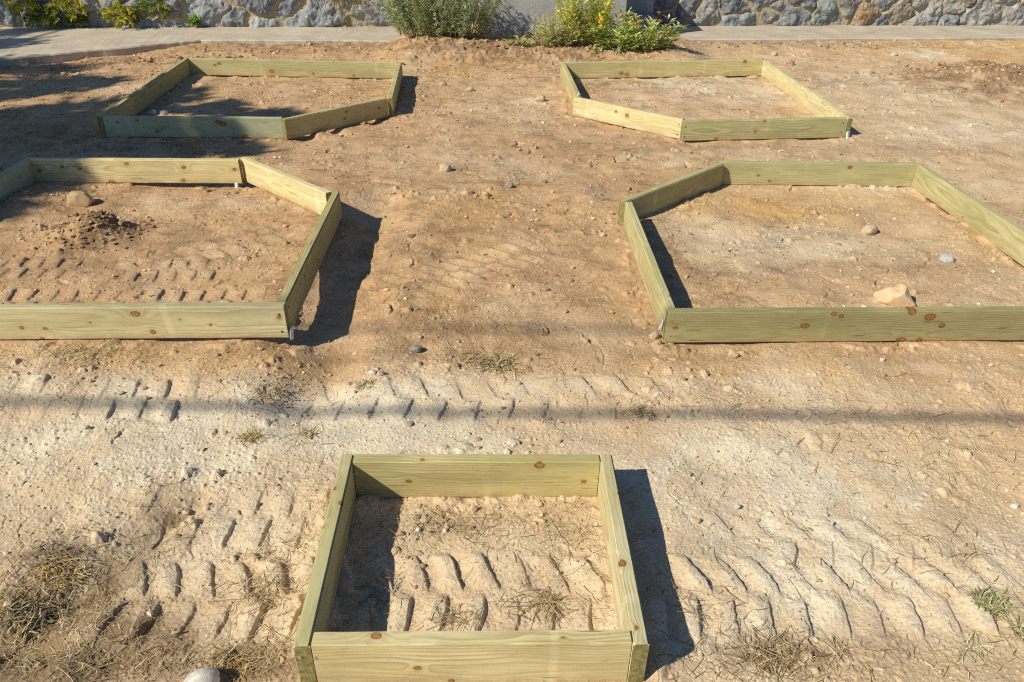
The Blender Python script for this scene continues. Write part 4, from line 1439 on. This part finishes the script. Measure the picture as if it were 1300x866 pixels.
# ------------------------------------------------------------------ plants along the wall
def leafy(name, pos, W, D, Hh, n_st, leaf, cols, seed, lean=.25, dens=18, stemcol=(0.2, 0.2, 0.08), lowbare=.12):
    """an upright clump of stems clothed in many small leaves; returns (foliage, stems) meshes"""
    r = np.random.default_rng(seed)
    Fo, St = Strips(), Strips()
    tips = []
    for i in range(n_st):
        th = r.uniform(0, 6.283)
        rr = math.sqrt(r.random())
        b0 = np.array([math.cos(th) * rr * W * .32, math.sin(th) * rr * D * .32, 0])
        out_ = np.array([math.cos(th) * rr * W * .5, math.sin(th) * rr * D * .5, 0]) - b0
        hh = Hh * (1 - .35 * rr * rr) * r.uniform(.6, 1.08)
        tilt = out_ / max(hh, .05) + r.normal(0, lean * .35, 3) * np.array([1, 1, 0])
        bend = r.normal(0, .12, 3)
        P_ = []
        ns = 7
        for k in range(ns + 1):
            t = k / ns
            P_.append(b0 + np.array([tilt[0] * hh * t ** 1.2, tilt[1] * hh * t ** 1.2, hh * t]) + bend * hh * t * t * .4)
        sw = .0022
        St.ribbon(P_, [sw * (1.2 - t / ns) for t in range(ns + 1)], np.array([1, 0, 0.]), stemcol)
        col0 = np.array(cols[r.integers(len(cols))]) * r.uniform(.75, 1.2)
        for j in range(dens):
            t = lowbare + (1 - lowbare) * r.random() ** .8
            k = min(int(t * ns), ns - 1)
            f = t * ns - k
            p = P_[k] * (1 - f) + P_[k + 1] * f
            ax = nrmz(P_[k + 1] - P_[k])
            a = r.uniform(0, 6.283)
            side = nrmz(np.array([math.cos(a), math.sin(a), 0]))
            d = nrmz(ax * r.uniform(.3, 1.1) + side)
            nr = nrmz(np.cross(np.cross(d, np.array([0, 0, 1.])), d) + r.normal(0, .25, 3))
            L = leaf[0] * r.uniform(.55, 1.25) * (1.1 - .4 * t)
            Fo.leaf(p, d, nr, L, leaf[1] * L / leaf[0] * r.uniform(.8, 1.2), tuple(np.clip(col0 * r.uniform(.75, 1.25), 0, .9)))
        tips.append(P_[-1])
    return Fo, St, tips


def plant(name, label, cat, u, v, W, D, Hh, n_st, leaf, cols, seed, z=0.1, **kw):
    p = gp(u, v, z)
    zc = float(gz(p[0], p[1])[0]) if kw.pop('soil', True) else z
    root = empty(name, (p[0], p[1], zc - .01))
    tag(root, label, cat)
    Fo, St, tips = leafy(name, None, W, D, Hh, n_st, leaf, cols, seed, **kw)
    Fo.build("foliage", M_LEAF, root)
    St.build("stem", M_LEAF, root)
    return root, tips


SAGE = [(0.60, 0.67, 0.42), (0.68, 0.73, 0.50), (0.50, 0.56, 0.30), (0.80, 0.78, 0.36), (0.34, 0.40, 0.17)]
plant("lavender_shrub", "tall grey green twiggy shrub growing at the end of the left path", "shrub", 562, 54, 1.40, .55, .76, 230, (.065, .013), SAGE, 1, dens=54, lean=.3, lowbare=.03)
YG = [(0.78, 0.74, 0.10), (0.85, 0.78, 0.16), (0.66, 0.68, 0.12), (0.50, 0.56, 0.10)]
plant("yellow_weed", "tall yellow green leafy plant left of the orange flowers", "plant", 742, 60, .66, .36, .62, 52, (.105, .030), YG, 3, dens=22, lowbare=.05, lean=.4)
plant("feathery_weed", "pale feathery low plant at the left end of the flower clump", "plant", 704, 62, .50, .3, .36, 90, (.055, .012), [(0.80, 0.74, 0.36), (0.70, 0.68, 0.28), (0.84, .78, .46)], 4, dens=24, lowbare=.05, lean=.4)
MG = [(0.58, 0.67, 0.20), (0.44, 0.56, 0.14), (0.68, 0.72, 0.28), (0.78, 0.75, 0.34)]
mg, tips = plant("marigold_clump", "green leafy clump dotted with orange marigold flowers", "flowers", 804, 63, 1.02, .40, .34, 70, (.105, .030), MG, 5, dens=20, lowbare=.03, lean=.4)

n_ = NT("orange_petal")
M_PET = n_.out(n_.mix(n_.noise(n_.coord(), 40, 2), (0.85, 0.32, 0.02), (0.88, 0.50, 0.04)), None, .6)


def flower_mesh():
    bm = bmesh.new()
    for ring, (nn, L, up) in enumerate(((16, .026, .15), (13, .020, .5), (9, .012, 1.0))):
        for k in range(nn):
            a = k / nn * 6.283 + ring * .2
            d = Vector((math.cos(a), math.sin(a), up)).normalized()
            s = Vector((-math.sin(a), math.cos(a), 0))
            b0 = Vector((0, 0, ring * .002)) + d * .003
            vs = [b0 - s * .0015, b0 + d * L * .7 - s * .0042, b0 + d * L, b0 + d * L * .7 + s * .0042, b0 + s * .0015]
            bm.faces.new([bm.verts.new(v) for v in vs])
    bmesh.ops.create_icosphere(bm, subdivisions=1, radius=.006, matrix=Matrix.Translation((0, 0, .002)))
    me = bpy.data.meshes.new("flower")
    bm.to_mesh(me)
    bm.free()
    me.materials.append(M_PET)
    return me


FM = flower_mesh()
fl_px = [(773, 11), (765, 16), (763, 27), (802, 24), (803, 31), (793, 35), (812, 28), (826, 28), (836, 17), (838, 27), (786, 20), (748, 24)]
mgp = Vector(mg.location)
stemS = Strips()
for k, (u, v) in enumerate(fl_px):
    dvec = ray(u, v)
    yy = mgp.y + random.uniform(-.16, -.02)
    kk = yy / dvec[1]
    P3 = np.array([0, 0, CH]) + dvec * kk
    o = bpy.data.objects.new("flower", FM)
    COL.objects.link(o)
    o.parent = mg
    o.location = Vector(P3) - mgp
    o.rotation_euler = (random.uniform(.2, .9), random.uniform(-.4, .4), random.uniform(0, 6))
    s = random.uniform(.9, 1.15)
    o.scale = (s, s, s)
    l = np.array(o.location)
    b0 = l * np.array([.7, .5, 0])
    stemS.ribbon([b0, b0 * .5 + l * .5 + np.array([.01, 0, .03]), l], [.002, .0018, .0014], np.array([1, 0, 0.]), (0.2, 0.27, 0.07))
stemS.build("flower_stem", M_LEAF, mg)


def strap_plant(u, v, label, seed, n=26, L=.24, z=.1):
    r = np.random.default_rng(seed)
    p = gp(u, v, z)
    zc = float(gz(p[0], p[1])[0])
    S = Strips()
    for _ in range(n):
        th = r.uniform(0, 6.283)
        q = np.array([r.normal() * .10, r.normal() * .04, 0])
        d = nrmz(np.array([math.cos(th), math.sin(th) * .7, 1.1]))
        LL = L * r.uniform(.6, 1.2)
        pts_ = []
        for k in range(7):
            pts_.append(q.copy())
            q = q + d * LL / 6
            d = nrmz(d + np.array([math.cos(th), math.sin(th) * .7, -1.0]) * .30)
        wv = .008 * r.uniform(.7, 1.2)
        c = np.array([(0.36, 0.42, 0.16), (0.27, 0.34, 0.11), (0.48, 0.50, 0.24)][r.integers(3)]) * r.uniform(.8, 1.2)
        S.ribbon(pts_, [wv * .8, wv, wv, wv, wv * .8, wv * .5, wv * .1], nrmz(np.array([-math.sin(th), math.cos(th), 0])), tuple(c))
    o = S.build("strap_leaf_plant", M_LEAF)
    o.location = (p[0], p[1], zc)
    return tag(o, label, "plant")


strap_plant(665, 61, "low arching strap leaved plant against the concrete wall foot", 1, 34)
strap_plant(775, 66, "strap leaves drooping below the yellow green plant", 3, 16, .18)


def weed(u, v, label, W, Hh, cols, seed, zup=None, n=26, name="wall_weed", leaf=(.05, .026), hang=False):
    # rooted in a joint of the wall face or at its foot
    r = np.random.default_rng(seed)
    d = ray(u, v)
    # wall plane through WALL_L with normal wnrm
    t = np.dot(WALL_L[:2], wnrm) + .03
    k = t / np.dot(d[:2], wnrm)
    P3 = np.array([0, 0, CH]) + d * k
    root = empty(name, tuple(P3))
    tag(root, label, "weed")
    Fo, St, tips = leafy(name, None, W, W * .5, Hh, n, leaf, cols, seed, dens=16, lowbare=.05)
    a, b = Fo.build("foliage", M_LEAF, root), St.build("stem", M_LEAF, root)
    root.rotation_euler = (.35 if not hang else 1.9, 0, 0)
    return root


WG = [(0.20, 0.28, 0.05), (0.30, 0.36, 0.07), (0.14, 0.20, 0.04)]
WY = [(0.55, 0.50, 0.06), (0.40, 0.42, 0.07), (0.30, 0.33, 0.06), (0.7, .6, .05)]
weed(168, 30, "small leafy weed at the wall foot in the left third", .22, .20, WG, 1)
weed(250, 32, "tiny bright weed at the wall foot right of the leafy ones", .16, .10, [(0.2, .4, .05), (.3, .45, .08)], 2, n=14)
weed(98, 31, "dark green weed at the shaded wall foot, far left", .30, .16, WG, 3)
weed(155, 12, "yellow flowered weed hanging from the wall above the leafy weed", .45, .28, WY, 4, hang=True, n=36)
weed(85, 3, "yellow green weed hanging over the wall at the far left", .55, .22, WY, 5, hang=True, n=36)
weed(60, 14, "dark leafy weed trailing low on the shaded wall, far left", .4, .3, WG, 7, hang=True, n=30)
weed(200, 5, "thin trailing weed on the wall top right of the yellow ones", .5, .16, [(.3, .36, .07), (.42, .44, .08), (.2, .26, .05)], 8, hang=True, n=22)
weed(30, 3, "yellow green weed hanging at the extreme left top", .45, .18, WY, 6, hang=True, n=26)


def dead_branch():
    r = np.random.default_rng(4)
    d = ray(437, 2)
    t = np.dot(WALL_L[:2], wnrm) + .16
    P3 = np.array([0, 0, CH]) + d * (t / np.dot(d[:2], wnrm)) + np.array([0, 0, .25])
    S = Strips()
    for i in range(34):
        q = np.array([r.normal() * .12, r.normal() * .03, r.normal() * .05])
        dv = nrmz(np.array([r.uniform(-.1, .75), r.uniform(-.35, .05), -1]))
        pts_ = []
        L = r.uniform(.2, .62)
        for k in range(6):
            pts_.append(q.copy())
            q = q + dv * L / 5
            dv = nrmz(dv + r.normal(0, .12, 3))
        c = np.array([(0.42, .26, .10), (.52, .36, .14), (.28, .2, .1), (.34, .33, .22)][r.integers(4)]) * r.uniform(.7, 1.2)
        S.ribbon(pts_, [.006, .005, .005, .004, .003, .001], np.array([.8, .6, 0]), tuple(c))
    o = S.build("dry_branches", M_STRAW)
    o.location = tuple(P3)
    tag(o, "dry brown stems drooping down the stone wall left of the shrub", "branches")


dead_branch()


# ------------------------------------------------------------------ what throws the other shadows: a tree on the left and overhead cables
def bark_mat():
    n = NT("tree_bark")
    P = n.coord()
    a = n.noise(n.scale(P, (6, 6, 1.4)), 2.0, 5, .6)
    return n.out(n.mix(n.mapr(a, .35, .65), (.10, .075, .05), (.22, .17, .12)), n.bump(a, .8, .03), .95)


M_BARK = bark_mat()


def tube(bm, pts, rads, seg=8):
    rings = []
    for i, p in enumerate(pts):
        d = Vector(pts[min(i + 1, len(pts) - 1)]) - Vector(pts[max(i - 1, 0)])
        d.normalize()
        a = d.orthogonal().normalized()
        b = d.cross(a)
        rings.append([bm.verts.new(Vector(p) + (a * math.cos(k * 2 * math.pi / seg) + b * math.sin(k * 2 * math.pi / seg)) * rads[i]) for k in range(seg)])
    for i in range(len(pts) - 1):
        for k in range(seg): bm.faces.new((rings[i][k], rings[i][(k + 1) % seg], rings[i + 1][(k + 1) % seg], rings[i + 1][k]))
    bm.faces.new(rings[0][::-1])
    bm.faces.new(rings[-1])


def shadow_tree(px, py, blobs, seed, leaf=.13):
    """blobs: (centre, radius, number of leaves) in world coordinates"""
    r = np.random.default_rng(seed)
    root = empty("tree", (px, py, 0))
    tag(root, "leafy tree standing left of the beds, out of view, shading them", "tree")
    bm = bmesh.new()
    base = Vector((0, 0, -.1))
    cs = [Vector(c) - Vector((px, py, 0)) for c, _, _ in blobs]
    top = sum(cs, Vector()) / len(cs)
    fork = Vector((top.x * .35, top.y * .35, max(1.4, min(c.z for c in cs) * .6)))
    tube(bm, [base, base.lerp(fork, .5) + Vector((.05, -.04, 0)), fork], [.17, .14, .12], 12)
    for c in cs:
        m = fork.lerp(c, .5) + Vector((r.normal() * .1, r.normal() * .1, .1))
        tube(bm, [fork, m, c], [.075, .045, .012], 8)
    bm_obj("trunk", bm, M_BARK, root, True)
    S = Strips()
    for (c, rad, n) in blobs:
        c = np.array(c) - np.array([px, py, 0])
        sub = [c + nrmz(r.normal(0, 1, 3)) * rad * r.uniform(.3, .95) for _ in range(max(5, n // 45))]
        for _ in range(int(n * 2.2)):
            q = sub[r.integers(len(sub))] + r.normal(0, 1, 3) * rad * .14
            d = nrmz(r.normal(0, 1, 3))
            S.leaf(q, d, nrmz(np.cross(d, r.normal(0, 1, 3))), leaf * r.uniform(.7, 1.3), leaf * .5, (0.09 * r.uniform(.7, 1.4), 0.13 * r.uniform(.7, 1.4), .035))
    S.build("crown", M_LEAF, root)
    return root


def up_sun(u, v, hgt, z=0.0):
    """the point at height hgt whose shadow falls on the ground seen at (u, v)"""
    p = gp(u, v, z)
    k = (hgt - z) / SUN_TO.z
    return (p[0] + SUN_TO.x * k, p[1] + SUN_TO.y * k, hgt)


blobs = [
    (up_sun(60, 110, 4.2), .50, 650), (up_sun(30, 160, 4.4), .55, 900), (up_sun(150, 172, 4.0), .40, 330), (up_sun(110, 187, 4.1), .42, 520), (up_sun(230, 180, 4.0), .26, 200),
    (up_sun(290, 176, 4.2), .14, 60), (up_sun(40, 195, 4.3), .5, 900), (up_sun(180, 195, 4.2), .34, 480), (up_sun(270, 190, 4.1), .22, 220), (up_sun(255, 136, 4.3), .32, 300), (up_sun(330, 150, 4.2), .22, 130),
    (up_sun(45, 225, 4.0), .26, 420), (up_sun(-10, 250, 4.0), .30, 420), (up_sun(-30, 290, 3.9), .2, 200), (up_sun(50, 37, 4.9), .45, 330), (up_sun(120, 36, 5.0), .22, 90), (up_sun(20, 60, 4.6), .5, 330), (up_sun(60, 45, 4.7), .35, 160), (up_sun(-40, 100, 4.5), .6, 700), (up_sun(-60, 180, 4.4), .7, 900),
    (up_sun(100, 222, 4.1), .20, 260), (up_sun(135, 222, 4.1), .13, 110), (up_sun(60, 240, 4.0), .22, 260), (up_sun(10, 255, 4.0), .2, 240), (up_sun(230, 120, 4.3), .12, 60),
]
shadow_tree(-8.6, 2.2, blobs, 8)

cab_mat = NT("black_cable").out((0.03, 0.03, 0.032), None, .5)


def pole(x, y, h_, label):
    bm = bmesh.new()
    tube(bm, [(0, 0, -.3), (0, 0, h_ * .5), (0, 0, h_)], [.13, .115, .10], 14)
    root = empty("utility_pole", (x, y, 0))
    tag(root, label, "pole")
    bm_obj("shaft", bm, M_BARK, root, True)
    bm = bmesh.new()
    bmesh.ops.create_cube(bm, size=1, matrix=Matrix.Translation((0, 0, h_ - .25)) @ Matrix.Diagonal((.10, .9, .10, 1)))
    bmesh.ops.bevel(bm, geom=list(bm.edges), offset=.008, segments=1, affect='EDGES')
    bm_obj("crossarm", bm, M_BARK, root)


def cable(y0, y1, z, rad, label, sag=.10):
    bm = bmesh.new()
    pts, n = [], 48
    for i in range(n + 1):
        t = i / n
        x = -14 + 28 * t
        pts.append((x, y0 + (y1 - y0) * t, z - sag * (1 - (2 * t - 1) ** 2) * .3))
    tube(bm, pts, [rad] * (n + 1), 10)
    o = bm_obj("overhead_cable", bm, cab_mat, None, True)
    tag(o, label, "cable")


c1 = up_sun(650, 519, 4.8)
cable(c1[1], c1[1], 4.8, .017, "thick black cable strung overhead, out of view, shading a line across the soil")
c2 = up_sun(650, 416, 7.2)
cable(c2[1], c2[1], 7.2, .015, "higher second overhead cable casting the faint soft line")
pole(-14, (c1[1] + c2[1]) / 2, 7.5, "wooden pole holding the overhead cables on the left")
pole(14, (c1[1] + c2[1]) / 2, 7.5, "wooden pole holding the overhead cables on the right")
